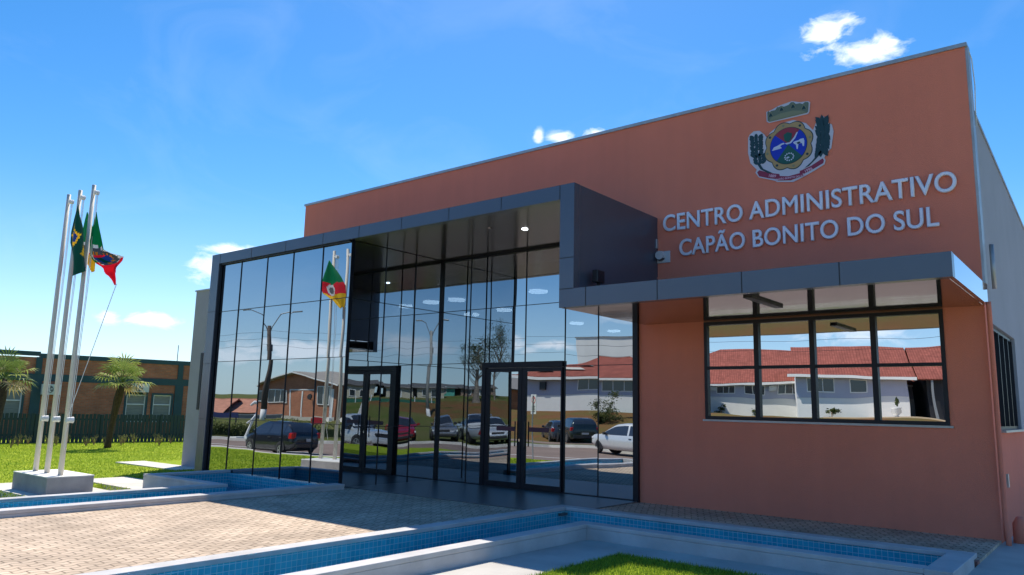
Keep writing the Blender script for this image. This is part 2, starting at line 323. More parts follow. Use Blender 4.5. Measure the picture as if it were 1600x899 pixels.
def leafy(name, c, tr=.35):
    m = bpy.data.materials.new(name); m.use_nodes = True; t = m.node_tree; b = t.nodes['Principled BSDF']; b.inputs['Base Color'].default_value = (*c, 1); b.inputs['Roughness'].default_value = .6; b.inputs['Specular IOR Level'].default_value = .25
    tl = t.nodes.new('ShaderNodeBsdfTranslucent'); tl.inputs['Color'].default_value = (*[min(1, q*1.3) for q in c], 1); mx = t.nodes.new('ShaderNodeMixShader'); mx.inputs[0].default_value = tr
    t.links.new(b.outputs[0], mx.inputs[1]); t.links.new(tl.outputs[0], mx.inputs[2]); t.links.new(mx.outputs[0], t.nodes['Material Output'].inputs[0]); MATS[name] = m; return m
G1, G2, G3 = leafy('grass_blade_bright', (.34,.43,.045)), leafy('grass_blade_mid', (.23,.33,.02)), leafy('grass_blade_dark', (.09,.17,.02))
g = blades('bed_grass', 60000, -4.92, -.4, 5.6, 8.22, -.09, .02, .055, .004, [G1, G2, G3]); g['label'] = 'short green grass in the bed edged by concrete in front of the reflecting pool'; g['category'] = 'grass'
def lawnz(x, y): return np.array([terr(a, b) for a, b in zip(x, y)])
inpad = lambda x, y: ~(((x > -18.8) & (y > 5.7) & (y < 7.2)) | ((x > -18.8) & (y > 7.65) & (y < 8.8)) | ((x > -23.5) & (x < -20) & (y > 10.6)) | (x > -16.1) | ((x > -17.6) & (y > 9.5)) | ((x > -21.3) & (y > 11.3)))
g = blades('lawn_grass', 90000, -36, -16, 2.5, 20, lawnz, .02, .05, .012, [G1, G1, G2], keep=inpad); g['label'] = 'bright green mown lawn between the flagpoles and the green slat fence'; g['category'] = 'lawn'

# ------------------------------------------------------------------ reflecting pools
def pool(name, label, rects, walls, copings, waterz, x0, x1, y0, y1):
    p = thing(name, label, 'pool', ((x0+x1)/2, (y0+y1)/2, -.5)); off = Vector(p.location)
    Mx = Matrix.Translation(-off)
    fl = MB()
    for r in rects: fl.box(r[0], r[1], r[2], r[3], -.60, -.50, M=Mx)
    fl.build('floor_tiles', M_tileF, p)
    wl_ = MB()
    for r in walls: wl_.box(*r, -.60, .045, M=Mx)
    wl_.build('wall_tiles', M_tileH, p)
    for c in copings: MB().box(c[0], c[1], c[2], c[3], c[4] if len(c) > 4 else -.6, (.10 if c[4] > 0 else .046) if len(c) > 4 else .10, M=Mx).build('coping', M_cop, p, bevel=.008)
    wt = MB()
    for r in rects: wt.poly([(r[0], r[2], waterz), (r[1], r[2], waterz), (r[1], r[3], waterz), (r[0], r[3], waterz)])
    wt.v = [tuple(Mx @ Vector(v)) for v in wt.v]
    wt.build('water', M_water, p)
    return p
M_water = bpy.data.materials.new('pool_water'); M_water.use_nodes = True; _t = M_water.node_tree; _b = _t.nodes['Principled BSDF']
_b.inputs['Base Color'].default_value = (.75,.92,1,1); _b.inputs['Roughness'].default_value = .02; _b.inputs['Transmission Weight'].default_value = 1; _b.inputs['IOR'].default_value = 1.33
_n = _t.nodes.new('ShaderNodeTexNoise'); _n.inputs['Scale'].default_value = 5; _bp = _t.nodes.new('ShaderNodeBump'); _bp.inputs['Strength'].default_value = .25; _bp.inputs['Distance'].default_value = .02
_tc = _t.nodes.new('ShaderNodeTexCoord'); _t.links.new(_tc.outputs['Object'], _n.inputs['Vector']); _t.links.new(_n.outputs['Fac'], _bp.inputs['Height']); _t.links.new(_bp.outputs[0], _b.inputs['Normal'])
# right pool: L shape. tile skins are 3 cm thick inside the coping lines; copings overhang them by 1.5 cm
pool('reflecting_pool', 'L shaped blue tiled pool cornering in front of the orange wall and awning', 
     [(-7.05,-6.0,2.5,9.07), (-7.05,-1.75,9.07,10.15)],
     [(-7.22,-7.05,2.35,10.30), (-6.0,-5.83,2.4,8.92), (-7.05,-1.6,10.15,10.30), (-1.75,-1.55,9.07,10.15), (-6.0,-1.6,8.92,9.07), (-7.05,-6.0,2.35,2.5)],
     [(-7.25,-7.035,2.30,10.35,.047), (-7.035,-1.50,10.135,10.35,.047), (-1.765,-1.50,8.87,10.135), (-6.015,-1.765,8.87,9.085,.047), (-5.829,-1.77,8.873,8.919,-.6), (-6.015,-5.80,2.30,8.87,.047), (-5.829,-5.803,2.303,8.872,-.6), (-7.035,-6.015,2.30,2.515)], -.34, -7.25, -1.5, 2.3, 10.35)
pool('reflecting_pool', 'blue tiled pool running under the mirrored glazing beside the flagpole lawn',
     [(-13.25,-12.15,2.5,8.05), (-15.9,-12.15,8.05,9.66)],
     [(-13.42,-13.25,2.4,7.88), (-12.15,-11.93,2.4,9.66), (-15.9,-13.25,7.88,8.05), (-16.07,-15.9,7.88,9.66), (-16.0,-11.93,9.66,9.72), (-13.25,-12.15,2.35,2.5)],
     [(-13.45,-13.235,2.30,7.85,.047), (-13.447,-13.421,2.303,7.853,-.6), (-12.165,-11.90,2.30,9.72,.047), (-11.929,-11.903,2.303,9.717,-.6), (-16.10,-13.235,7.85,8.065,.047), (-16.097,-13.448,7.853,7.879,-.6), (-16.10,-15.885,8.065,9.72,.047), (-16.097,-16.071,7.88,9.717,-.6), (-13.235,-12.165,2.30,2.515)], -.22, -16.1, -11.9, 2.3, 9.72)

# ------------------------------------------------------------------ administration building
B = thing('administration_building', 'orange and grey civic building with dark framed mirror glass entrance and awning', 'building', (-9, 12.4, 0)); bo = Vector(B.location); Mb = Matrix.Translation(-bo)
def bb(name, x0,x1,y0,y1,z0,z1, m, parent=B, bevel=0): return MB().box(x0,x1,y0,y1,z0,z1,M=Mb).build(name, m, parent, bevel=bevel)
w = MB()
W0, W1 = -17.53, -1.49; wy0, wy1 = 12.4, 12.62
w.box(W0, W1, wy0, wy1, 4.94, 7.06, M=Mb)
w.box(-7.0, -5.70, wy0, wy1, -.6, 4.94, M=Mb); w.box(-2.01, W1, wy0, wy1, -.6, 4.94, M=Mb); w.box(-5.70, -2.01, wy0, wy1, -.6, 1.50, M=Mb); w.box(-5.70, -2.01, wy0, wy1, 3.16, 4.94, M=Mb)
w.build('front_wall', M_orange, B)
bb('parapet_flashing', W0-.03, W1+.03, wy0-.03, wy1+.03, 7.06, 7.12, M_flash)
bb('corner_trim', W1, W1+.035, wy0+.01, wy1+.02, 3.5, 7.06, M_flash)
sw = MB().prism([(12.625,2.98),(30,2.98),(30,4.75),(12.625,6.08)],.18,axis='x',base=-1.65,M=Mb).box(-1.65,-1.47,15.6,30,1.45,2.98, M=Mb)
sw.build('side_wall', M_grey, B)
MB().box(-1.65,-1.465, 12.625, 30, -.6, 1.45, M=Mb).box(-1.65,-1.465, 12.625, 12.72, 1.45, 2.975, M=Mb).build('side_wall_base', M_orange, B)
MB().prism([(12.63,6.08),(30,4.75),(30,4.80),(12.63,6.13)],.27,axis='x',base=-1.72,M=Mb).build('side_flashing', M_flash, B)
sf = MB().box(-1.60,-1.52,12.72,15.6,1.45,1.50,M=Mb).box(-1.60,-1.52,12.72,15.6,2.92,2.975,M=Mb)
for i in range(6): yy = 12.72+i*.56; sf.box(-1.60,-1.51,yy,yy+.045,1.50,2.92,M=Mb)
sf = sf.build('side_window', M_frame, B); bb('pane', -1.575,-1.565,12.74,15.58,1.5,2.93, M_glassA, sf)
bb('side_sill', -1.47,-1.38,12.72,15.6,1.42,1.452, M_flash)
bb('back_wall', -17.4,-1.43,29.8,30,-.6,5.5, M_grey); bb('far_side_wall', -17.4,-17.2,12.4,29.8,-.6,5.5, M_grey); bb('roof', -17.4,-1.65,12.62,30,5.2,5.3, M_grey)
wg = MB().box(-21.2,-17.45,11.4,24,-.6,4.80,M=Mb); wg.build('side_wing', M_wing, B); bb('wing_flashing', -21.23,-17.42,11.37,24.03,4.80,4.84, M_flash)
bb('slot_window', -20.63,-20.50,11.385,11.41,1.38,2.98, M_frame)
# interior
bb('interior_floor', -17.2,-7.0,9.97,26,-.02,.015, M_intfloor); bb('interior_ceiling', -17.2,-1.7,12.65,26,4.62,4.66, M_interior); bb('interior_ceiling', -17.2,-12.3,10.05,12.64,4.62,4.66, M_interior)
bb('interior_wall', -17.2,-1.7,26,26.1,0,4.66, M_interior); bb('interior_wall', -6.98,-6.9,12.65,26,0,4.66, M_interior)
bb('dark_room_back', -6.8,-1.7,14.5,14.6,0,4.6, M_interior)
for i, (x, y) in enumerate([(-18.0+1.2,15.7),(-15.5,15.45),(-14.5,15.45),(-16.4,18.2),(-14.74,17.85),(-11.6,15.4),(-14.8,21.9),(-15.0,24.7),(-12.5,19.5),(-10.2,18.0),(-11.9,23.2)]):
    t_ = MB(); c = [(x+.24*math.cos(a*math.pi/10), y+.24*math.sin(a*math.pi/10)) for a in range(20)]; t_.prism(c, .06, base=4.555, M=Mb)
    t_.build('ceiling_light', M_lamp, B)
# portal
fp = MB().box(-17.33,-6.59,9.65,9.80,4.93,5.17,M=Mb).box(-17.33,-17.0,9.65,9.80,-.35,4.93,M=Mb).box(-6.86,-6.59,9.65,9.80,3.47,4.93,M=Mb).box(-6.86,-1.44,9.65,9.80,3.18,3.47,M=Mb)
fp.build('fascia', M_acm, B)
for x in (-16.97,-15.63,-14.29,-12.97,-11.81,-10.57,-9.33,-8.10,-6.875): bb('panel_joint', x,x+.012,9.647,9.651,4.93,5.17,M_joint)
for x in (-6.37,-5.15,-3.90,-2.66): bb('panel_joint', x,x+.012,9.647,9.651,3.18,3.47,M_joint)
bb('panel_joint', -6.86,-6.59,9.647,9.651,3.96,3.972,M_joint); bb('panel_joint', -6.86,-6.59,9.647,9.651,3.465,3.477,M_joint)
for z in (1.2,2.5,3.75): bb('panel_joint', -17.33,-17.0,9.647,9.651,z,z+.012,M_joint)
bb('portal_roof', -17.33,-6.86,9.80,12.399,5.10,5.168, M_acm_side)
bb('portal_side', -6.86,-6.592,9.80,12.399,3.475,5.168, M_acm_side)
bb('portal_leg', -17.328,-17.0,9.80,12.399,-.35,5.10, M_acm)
bb('portal_soffit', -17.0,-6.86,9.80,12.399,4.935,4.96, M_soffit2)
bb('canopy_roof', -6.588,-1.46,9.80,12.399,3.42,3.455, M_acm_side)
bb('canopy_end', -1.50,-1.442,9.80,12.399,3.185,3.468, mat('glossy_end_panel', (.42,.50,.60), .05, metal=1.0, bump=.05, bscale=1.2))
bb('canopy_soffit', -6.858,-1.50,9.80,12.399,3.182,3.22, M_soffit)
bb('soffit_vent', -3.98,-3.86,9.90,11.1,3.15,3.181, M_black)
bb('soffit_spot', -8.62,-8.54,10.9,10.98,4.92,4.936, M_lamp); bb('soffit_spot', -9.12,-9.06,10.5,10.56,4.92,4.936, M_chrome)
# curtain walls : panes
XL = [-16.995,-16.13,-15.07,-14.08,-13.04,-12.10]; ZL = [-.02,1.22,2.55,3.75,4.93]
cw = thing('x','','',(0,0,0)); bpy.data.objects.remove(cw)
def curtain(plane, fixed, As, Zs, skip=()):
    fr = MB(); t = .0055
    for a in As: 
        q = (a-t, a+t)
        if plane == 'y': fr.box(q[0],q[1],fixed-.004,fixed+.08,Zs[0],Zs[-1],M=Mb)
        else: fr.box(fixed-.08,fixed+.004,q[0],q[1],Zs[0],Zs[-1],M=Mb)
    for z in Zs[1:-1]:
        if plane == 'y': fr.box(As[0]+.02,As[-1]-.02,fixed-.002,fixed+.07,z-t,z+t,M=Mb)
        else: fr.box(fixed-.07,fixed+.002,As[0]+.02,As[-1]-.02,z-t,z+t,M=Mb)
    f = fr.build('curtain_wall_frame', M_frame, B)
    for i in range(len(As)-1):
        for k in range(len(Zs)-1):
            if (i, k) in skip: continue
            a0, a1, z0, z1 = As[i]+t, As[i+1]-t, Zs[k]+(t if k else 0), Zs[k+1]-t
            # every sheet hangs a hair out of true, and pillows slightly
            tx, tz = random.uniform(-.0009,.0009), random.uniform(-.0007,.0007); N = 6; g_ = MB()
            for jj in range(N+1):
                for ii in range(N+1):
                    s_, r2 = ii/N, jj/N; a = a0+(a1-a0)*s_; z = z0+(z1-z0)*r2
                    off = tx*(s_-.5)*(a1-a0)*2 + tz*(r2-.5)*(z1-z0)*2 + .0007*math.sin(math.pi*s_)*math.sin(math.pi*r2)
                    p = (a, fixed+.012+off, z) if plane == 'y' else (fixed-.012+off, a, z)
                    g_.v.append(tuple(Mb @ Vector(p)))
            for jj in range(N):
                for ii in range(N): b0 = jj*(N+1)+ii; g_.f.append((b0, b0+1, b0+N+2, b0+N+1)); g_.m.append(g_.mi(None))
            g_.build('glass_pane', M_glassA, f, smooth=True)
    return f
curtain('y', 9.73, XL, ZL)
curtain('x', -12.1, [9.75,10.69,11.56,12.40], [0.0,1.18,2.50,3.74,4.93])
curtain('y', 12.40, [-12.09,-11.22,-10.76], [0.0,2.56,3.74,4.93])
curtain('y', 12.40, [-10.76,-9.66,-8.66], [2.56,3.74,4.93])
curtain('y', 12.40, [-8.66,-7.88,-7.08], [0.0,2.46,3.74,4.93])
bb('corner_mullion', -12.12,-12.075,12.37,12.44,0,4.94, M_frame); bb('end_post', -7.09,-6.985,12.33,12.45,-.05,4.94, M_frame)
bb('edge_post', -17.0,-16.965,9.68,9.728,-.3,4.925, M_frame)
bb('head_rail', -12.09,-7.08,12.365,12.395,4.885,4.932, M_frame); bb('head_rail', -16.96,-12.13,9.69,9.722,4.895,4.928, M_frame)
bb('base_rail', -12.09,-7.08,12.37,12.395,.0,.03, M_frame); bb('base_plinth', -17.0,-12.12,9.745,10.1,-.6,-.02, M_frame); bb('base_plinth', -12.26,-12.10,9.80,12.38,-.5,.0, M_frame)
# entrance doors
db = MB().box(-10.76,-10.66,12.33,12.43,0,2.56,M=Mb).box(-8.672,-8.652,12.385,12.43,0,2.56,M=Mb).box(-10.66,-8.675,12.33,12.43,2.45,2.56,M=Mb)
db.build('door_frame', M_frame, B)
for a0, a1, hx in ((-10.655,-9.685,-9.80),(-9.675,-8.68,-9.56)):
    rs = .03 if a0 > -9.7 else .10; ls = .10
    d_ = MB().box(a0,a0+ls,12.345,12.40,.03,2.435,M=Mb).box(a1-rs,a1,12.345,12.40,.03,2.435,M=Mb).box(a0+ls,a1-rs,12.345,12.40,.03,.13,M=Mb).box(a0+ls,a1-rs,12.345,12.40,2.36,2.435,M=Mb)
    d_ = d_.build('entrance_door', M_frame, B)
    MB().box(a0+ls,a1-rs,12.37,12.375,.13,2.36,M=Mb).build('pane', M_glassA, d_)
    MB().tube([Mb@Vector((hx,12.30,.85)),Mb@Vector((hx,12.30,1.35))],.014,m=None).build('handle', M_black, d_)
bb('door_sticker', -10.35,-9.86,12.366,12.369,1.15,1.24, mat('maroon_film', (.10,.03,.05), .5)); bb('door_sticker', -9.50,-9.0,12.366,12.369,1.15,1.24, MATS['maroon_film'])
bb('door_lock', -9.735,-9.705,12.335,12.346,.95,1.00, M_chrome)
# front window 4x2
fw = MB(); cols = [-5.70,-4.775,-3.87,-2.96,-2.01]; FO, FI = .055, .040; zr = [1.50,2.38,3.16]
fw.box(-5.70,-2.01,12.375,12.47,1.50,1.555,M=Mb).box(-5.70,-2.01,12.375,12.47,3.105,3.16,M=Mb).box(-5.70,-5.645,12.375,12.47,1.555,3.105,M=Mb).box(-2.065,-2.01,12.375,12.47,1.555,3.105,M=Mb)
for c in cols[1:-1]: fw.box(c-FI,c+FI,12.37,12.465,1.555,3.105,M=Mb)
for i in range(4):
    a0 = cols[i]+(FO if i == 0 else FI); a1 = cols[i+1]-(FO if i == 3 else FI)
    fw.box(a0,a1,12.38,12.46,2.345,2.395,M=Mb)
fwo = fw.build('front_window', M_frame, B)
for i in range(4):
    a0 = cols[i]+(FO if i == 0 else FI); a1 = cols[i+1]-(FO if i == 3 else FI)
    for z0, z1 in ((1.555,2.345),(2.395,3.105)):
        e = random.uniform(-.002,.002)
        MB().poly([Mb@Vector(p) for p in ((a0,12.43,z0),(a1,12.43+e,z0),(a1,12.43+e,z1),(a0,12.43,z1))]).build('pane', M_glassW, fwo)
bb('window_sill', -5.74,-1.97,12.365,12.47,1.465,1.497, M_flash); bb('window_head', -5.70,-2.01,12.385,12.398,3.162,3.178, mat('head_strip', (.25,.12,.08), .7))
# downpipe and corner bump
dp = MB().tube([Mb@Vector(p) for p in ((-1.43,12.32,3.22),(-1.43,12.33,3.1),(-1.43,12.35,0.28),(-1.40,12.28,0.05),(-1.40,12.24,-.05))],.032,10); dp.build('downpipe', M_orange, B, smooth=True)
MB().tube([Mb@Vector(p) for p in ((-1.385,12.70,3.45),(-1.385,12.70,4.1))],.03,8).build('vent_pipe', M_flash, B, smooth=True)
MB().tube([Mb@Vector(p) for p in ((-1.30,12.62,-.1),(-1.30,12.62,.22),(-1.30,12.6,.30))],[.09,.085,.04],10).build('pipe_boot', M_orange, B, smooth=True)
bb('meter_box', -1.42,-1.395,12.66,12.76,.68,.86, M_flash)
MB().tube([Mb@Vector(p) for p in ((-1.47,12.5,7.1),(-1.43,12.55,6.9),(-1.42,12.6,6.5),(-1.44,12.64,6.2),(-1.445,12.66,5.9))],.008,6).build('roof_cable', M_white, B)
# wall camera, conduit, floodlight
cm = thing('security_camera', 'small white security camera box on the orange wall beside the dark portal', 'camera', (-6.46,12.4,4.41))
MB().box(-.13,.13,-.03,0,-.11,.11).build('housing', mat('camera_white', (.55,.56,.58), .5, var=.1), cm, bevel=.01); MB().tube([(-.03,-.03,.0),(-.03,-.12,-.01)],.065,14).build('lens', M_black, cm)
MB().tube([(-.03,-.03,.03),(-.03,-.14,.02)],[.085,.08],14).build('hood', MATS['camera_white'], cm)
cd = thing('conduit', 'thin black conduit with junction box running down the wall beside the portal', 'conduit', (-6.64,12.4,3.5))
MB().tube([(0,-.03,0),(0,-.03,1.08)],.022,8).build('pipe', M_black, cd); MB().box(-.07,.07,-.07,0,1.08,1.26).build('junction_box', M_flash, cd, bevel=.01); MB().box(-.05,.05,-.04,0,.52,.55).build('clamp', M_chrome, cd)
fl = thing('floodlight', 'small black floodlight standing on the awning against the dark portal side', 'floodlight', (-6.45,10.15,3.47))
MB().box(-.02,.02,-.02,.02,0,.16).build('bracket', M_black, fl); MB().box(-.05,.05,-.11,.11,.14,.34).build('head', M_black, fl, bevel=.01); MB().box(.05,.056,-.09,.09,.16,.32).build('lens', M_frame, fl)

# ------------------------------------------------------------------ lettering on the facade
def glyph_mesh(ch):
    c = bpy.data.curves.new('g', 'FONT'); c.body = ch; c.size = 1; c.extrude = .010; c.bevel_depth = .024; c.bevel_resolution = 0; c.offset = 0; c.resolution_u = 6
    o = bpy.data.objects.new('g', c); COL.objects.link(o); bpy.context.view_layer.update()
    me = bpy.data.meshes.new_from_object(o.evaluated_get(bpy.context.evaluated_depsgraph_get()))
    bpy.data.objects.remove(o); return me
def adv(s):
    c = bpy.data.curves.new('g', 'FONT'); c.body = s; c.size = 1; o = bpy.data.objects.new('g', c); COL.objects.link(o); bpy.context.view_layer.update()
    wdt = o.dimensions.x; bpy.data.objects.remove(o); return wdt
HH = adv('HH')
def letters(text, x0, x1, z0, cap, y, m, root, depth=.035, name='letter'):
    pos = 0; items = []
    for ch in text:
        if ch == ' ': pos += .27; continue
        items.append((ch, pos)); pos += (adv('H'+ch+'H')-HH) + .012
    lo = None; hi = None; ms = []
    cap0 = max(v.co.y for v in glyph_mesh('H').vertices)
    for ch, p in items:
        me = glyph_mesh(ch); xs_ = [v.co.x+p for v in me.vertices]; lo = min(xs_) if lo is None else min(lo, min(xs_)); hi = max(xs_) if hi is None else max(hi, max(xs_)); ms.append((me, p, ch))
    sx = (x1-x0)/(hi-lo); sz = cap/cap0
    for me, p, ch in ms:
        for v in me.vertices:
            X = x0+(v.co.x+p-lo)*sx; Z = z0+v.co.y*sz; Y = y-(v.co.z+.03)/.06*depth
            v.co = (X-root.location.x, Y-root.location.y, Z-root.location.z)
        me.materials.clear(); me.materials.append(m); o = bpy.data.objects.new(name, me); COL.objects.link(o); o.parent = root
sg = thing('wall_lettering', 'raised pale metal letters reading CENTRO ADMINISTRATIVO on the orange wall', 'lettering', (-4.1,12.4,4.87)); letters('CENTRO ADMINISTRATIVO', -6.46, -1.71, 4.885, .305, 12.385, M_steel, sg)
sg = thing('wall_lettering', 'raised pale metal letters reading CAPÃO BONITO DO SUL on the orange wall', 'lettering', (-4.1,12.4,4.39)); letters('CAPÃO BONITO DO SUL', -6.14, -1.97, 4.395, .30, 12.385, M_steel, sg)

# ------------------------------------------------------------------ coat of arms
EM = {"plate": [[-0.691,0.281],[-0.659,0.337],[-0.587,0.383],[-0.486,0.371],[-0.399,0.281],[-0.362,0.211],[-0.30,0.30],[-.1,.42],[.1,.43],[.3,.33],[0.409,0.185],[0.479,0.346],[0.533,0.324],[0.586,0.39],[0.621,0.275],[0.708,0.216],[0.73,0.095],[0.705,-0.055],[0.682,-0.185],[0.618,-0.23],[0.579,-0.299],[0.565,-0.32],[0.585,-0.366],[0.565,-0.432],[0.39,-0.515],[0.204,-0.590],[0.053,-0.64],[-0.212,-0.595],[-0.249,-0.565],[-0.521,-0.459],[-0.578,-0.368],[-0.555,-0.313],[-0.60,-0.26],[-0.663,-0.18],[-0.699,0.012]],
 "crown_plate": [[-0.357,0.682],[-0.267,0.696],[-0.148,0.739],[0.084,0.77],[0.215,0.718],[0.346,0.706],[0.382,0.677],[0.361,0.513],[0.337,0.482],[-0.314,0.471],[-0.357,0.507]],
 "crown": [[-0.338,0.667],[-.315,.690],[-.30,.660],[-0.268,0.678],[-.20,.675],[-.165,.722],[-0.139,0.712],[-.10,.728],[-.05,.70],[.03,.715],[.07,.752],[0.11,0.745],[.15,.70],[0.215,0.70],[.26,.672],[.30,.70],[0.345,0.688],[0.359,0.668],[0.342,0.521],[0.323,0.505],[-0.31,0.49],[-0.338,0.517]],
 "band": [[-0.309,0.497],[-0.268,0.559],[-0.114,0.594],[0.097,0.595],[0.247,0.559],[0.315,0.514]],
 "ribL": [[-0.548,-0.363],[-0.507,-0.334],[-0.352,-0.409],[-0.169,-0.462],[-0.161,-0.513],[-0.172,-0.555],[-0.355,-0.503],[-0.517,-0.44]],
 "ribC": [[-0.205,-0.490],[-0.019,-0.530],[0.169,-0.510],[0.171,-0.470],[0.208,-0.465],[0.223,-0.562],[0.017,-0.605],[-0.192,-0.573]],
 "ribR": [[0.175,-0.473],[0.358,-0.416],[0.506,-0.343],[0.542,-0.327],[0.562,-0.364],[0.548,-0.409],[0.392,-0.476],[0.235,-0.533]],
 "stemL": [[-0.553,-0.199],[-0.509,-0.197],[-0.438,-0.323],[-0.284,-0.425],[-0.362,-0.413],[-0.487,-0.324]],
 "stemR": [[0.512,-0.189],[0.455,-0.256],[0.36,-0.354],[0.256,-0.432],[0.225,-0.443],[0.321,-0.415],[0.444,-0.312],[0.538,-0.214]],
 "swan": [[-0.275,-0.04],[-0.241,0.013],[-0.172,0.032],[-.12,.055],[-0.075,0.063],[-0.06,0.040],[-.11,.030],[-0.134,0.011],[-.105,-.025],[-0.184,-0.035]],
 "cow": [[0.081,0.037],[.12,.052],[0.172,0.055],[.20,.072],[0.256,0.075],[0.268,0.028],[0.261,-0.06],[0.240,-0.060],[0.226,-0.003],[0.17,-0.001],[0.155,-0.092],[.138,-.092],[0.128,-0.013],[0.095,0.014]]}
ec = Vector((-4.123, 12.4, 6.064)); em = thing('coat_of_arms', 'painted metal coat of arms with crown shield leafy branches and ribbon above the lettering', 'emblem', ec)
cE = {k: mat('emblem_'+k, c, .5, spec=.4) for k, c in dict(white=(.55,.56,.66), gold=(.42,.29,.13), dark=(.012,.05,.065), green=(.012,.10,.085), blue=(.006,.035,.50), red=(.30,.035,.06), crown=(.13,.17,.13), crownlight=(.22,.24,.15), ribbon=(.26,.03,.075), silver=(.55,.62,.80), pink=(.70,.42,.55)).items()}
def ep(name, pts, lvl, c, th=.004, parent=em):
    mb_ = MB(); mb_.prism([(a, b) for a, b in pts], -th, axis='y', base=-(.010+lvl*.004)); return mb_.build(name, cE[c], parent)
ep('backing_plate', EM['plate'], 0, 'white', .006); ep('backing_plate', EM['crown_plate'], 0, 'white', .006)
cr = ep('crown', EM['crown'], 2, 'crown'); ep('band', EM['band'], 3, 'crownlight', parent=cr)
for cx_, cz_ in ((-.28,.60),(-.093,.66),(.10,.666),(.277,.602)):
    ep('crown_opening', [(cx_-.032,cz_-.022),(cx_+.032,cz_-.022),(cx_+.012,cz_+.028),(cx_-.012,cz_+.028)], 3, 'dark', parent=cr)
    ep('crown_point', [(cx_-.05,cz_-.03),(cx_-.042,cz_-.03),(cx_-.004,cz_+.045),(cx_+.004,cz_+.045),(cx_+.042,cz_-.03),(cx_+.05,cz_-.03),(cx_+.008,cz_+.062),(cx_-.008,cz_+.062)], 4, 'crownlight', .003, parent=cr)
def ring(r0, amp, k, n=72, ph=0): return [((r0+amp*abs(math.sin(k*(2*math.pi*i/n)/2+ph)))*math.cos(2*math.pi*i/n), (r0+amp*abs(math.sin(k*(2*math.pi*i/n)/2+ph)))*math.sin(2*math.pi*i/n)*1.03) for i in range(n)]
ep('scroll_outline', ring(.372,.052,8,ph=.4), 1, 'dark'); ep('scroll_frame', ring(.358,.050,8,ph=.4), 2, 'gold'); ep('scroll_inner_line', ring(.312,0,1), 3, 'dark', .003)
for a in range(8):
    t = a*math.pi/4+.2; ep('scroll_curl', [(.365*math.cos(t)+.022*math.cos(q), .37*math.sin(t)+.022*math.sin(q)) for q in [i*math.pi/5 for i in range(10)]], 3, 'dark' if a % 2 else 'crownlight', .003)
def sector(a0, a1, r, n=14): return [(0, .02)]+[(r*math.cos(R_(a0+(a1-a0)*i/n)), r*math.sin(R_(a0+(a1-a0)*i/n))*1.03) for i in range(n+1)]
ep('shield_top', sector(50,135,.302), 4, 'red'); ep('shield_left', sector(135,228,.302), 4, 'blue'); ep('shield_bottom', sector(228,316,.302), 4, 'green'); ep('shield_right', sector(-44,50,.302), 4, 'blue')
ep('shield_tree', [(-.06,.10),(.0,.05),(.06,.11),(.07,.20),(.0,.235),(-.07,.20)], 5, 'green'); ep('shield_swirl', [(-.06,.045),(.03,.05),(.10,.12),(.15,.20),(.17,.20),(.12,.10),(.05,.03),(-.02,.02)], 6, 'silver')
ep('shield_bird', EM['swan'], 5, 'silver'); ep('shield_cow', EM['cow'], 5, 'silver'); ep('cow_patch', [(.14,.02),(.19,.03),(.21,.01),(.16,-.01)], 6, 'dark')
gr = MB()
for i in range(12):
    t = i*math.pi/6; cxx, czz = .01+.072*math.cos(t), -.20+.062*math.sin(t); gr.prism([(cxx+.013*math.cos(q*math.pi/3), czz+.013*math.sin(q*math.pi/3)) for q in range(6)], -.003, axis='y', base=-.03)
gr.prism([(-.05,-.215),(-.01,-.19),(.02,-.21),(-.02,-.225)], -.003, axis='y', base=-.03); gr.build('shield_gear', cE['silver'], em)
for s, (bx, bz) in ((-1, (-.545,.065)), (1, (.57,.03))):
    lf = MB(); rr = random.Random(3)
    if s < 0:
        for i in range(11):
            z = .30-.046*i
            for sd in (-1, 0, 1):
                cx_, cz_ = bx+sd*.072+.008*rr.uniform(-1,1)+.01*(i > 7)*i*.5, bz-.09+z+rr.uniform(-.01,.01); an = sd*R_(-50)+R_(90); L_, W_ = .050, .031
                lf.prism([(cx_+math.cos(an)*L_*math.cos(q)-math.sin(an)*W_*math.sin(q), cz_+math.sin(an)*L_*math.cos(q)+math.cos(an)*W_*math.sin(q)) for q in [k*math.pi/5 for k in range(10)]], -.004, axis='y', base=-.016-.001*((i+sd) % 3))
    else:
        for i in range(12):
            z = .34-.052*i
            for sd in (-1, 0, 1):
                cx_, cz_ = bx-.01+sd*(.055+.015*(i > 2))+.008*rr.uniform(-1,1)-.010*max(0,i-7), bz-.03+z+rr.uniform(-.01,.01); an = R_(90)+sd*R_(-38 if i < 6 else -150); L_, W_ = .078, .036
                lf.prism([(cx_+math.cos(an)*a_-math.sin(an)*b_, cz_+math.sin(an)*a_+math.cos(an)*b_) for a_, b_ in ((-L_,0),(-L_*.3,W_),(L_*.3,W_*.8),(L_,0),(L_*.3,-W_*.8),(-L_*.3,-W_))], -.004, axis='y', base=-.016-.001*((i+sd) % 3))
    lf.build('leaf_branch', cE['dark'], em); ep('stem', EM['stemL' if s < 0 else 'stemR'], 2, 'dark')
for k in ('ribL','ribR'): ep('ribbon', EM[k], 1, 'ribbon')
ep('ribbon', EM['ribC'], 2, 'ribbon')
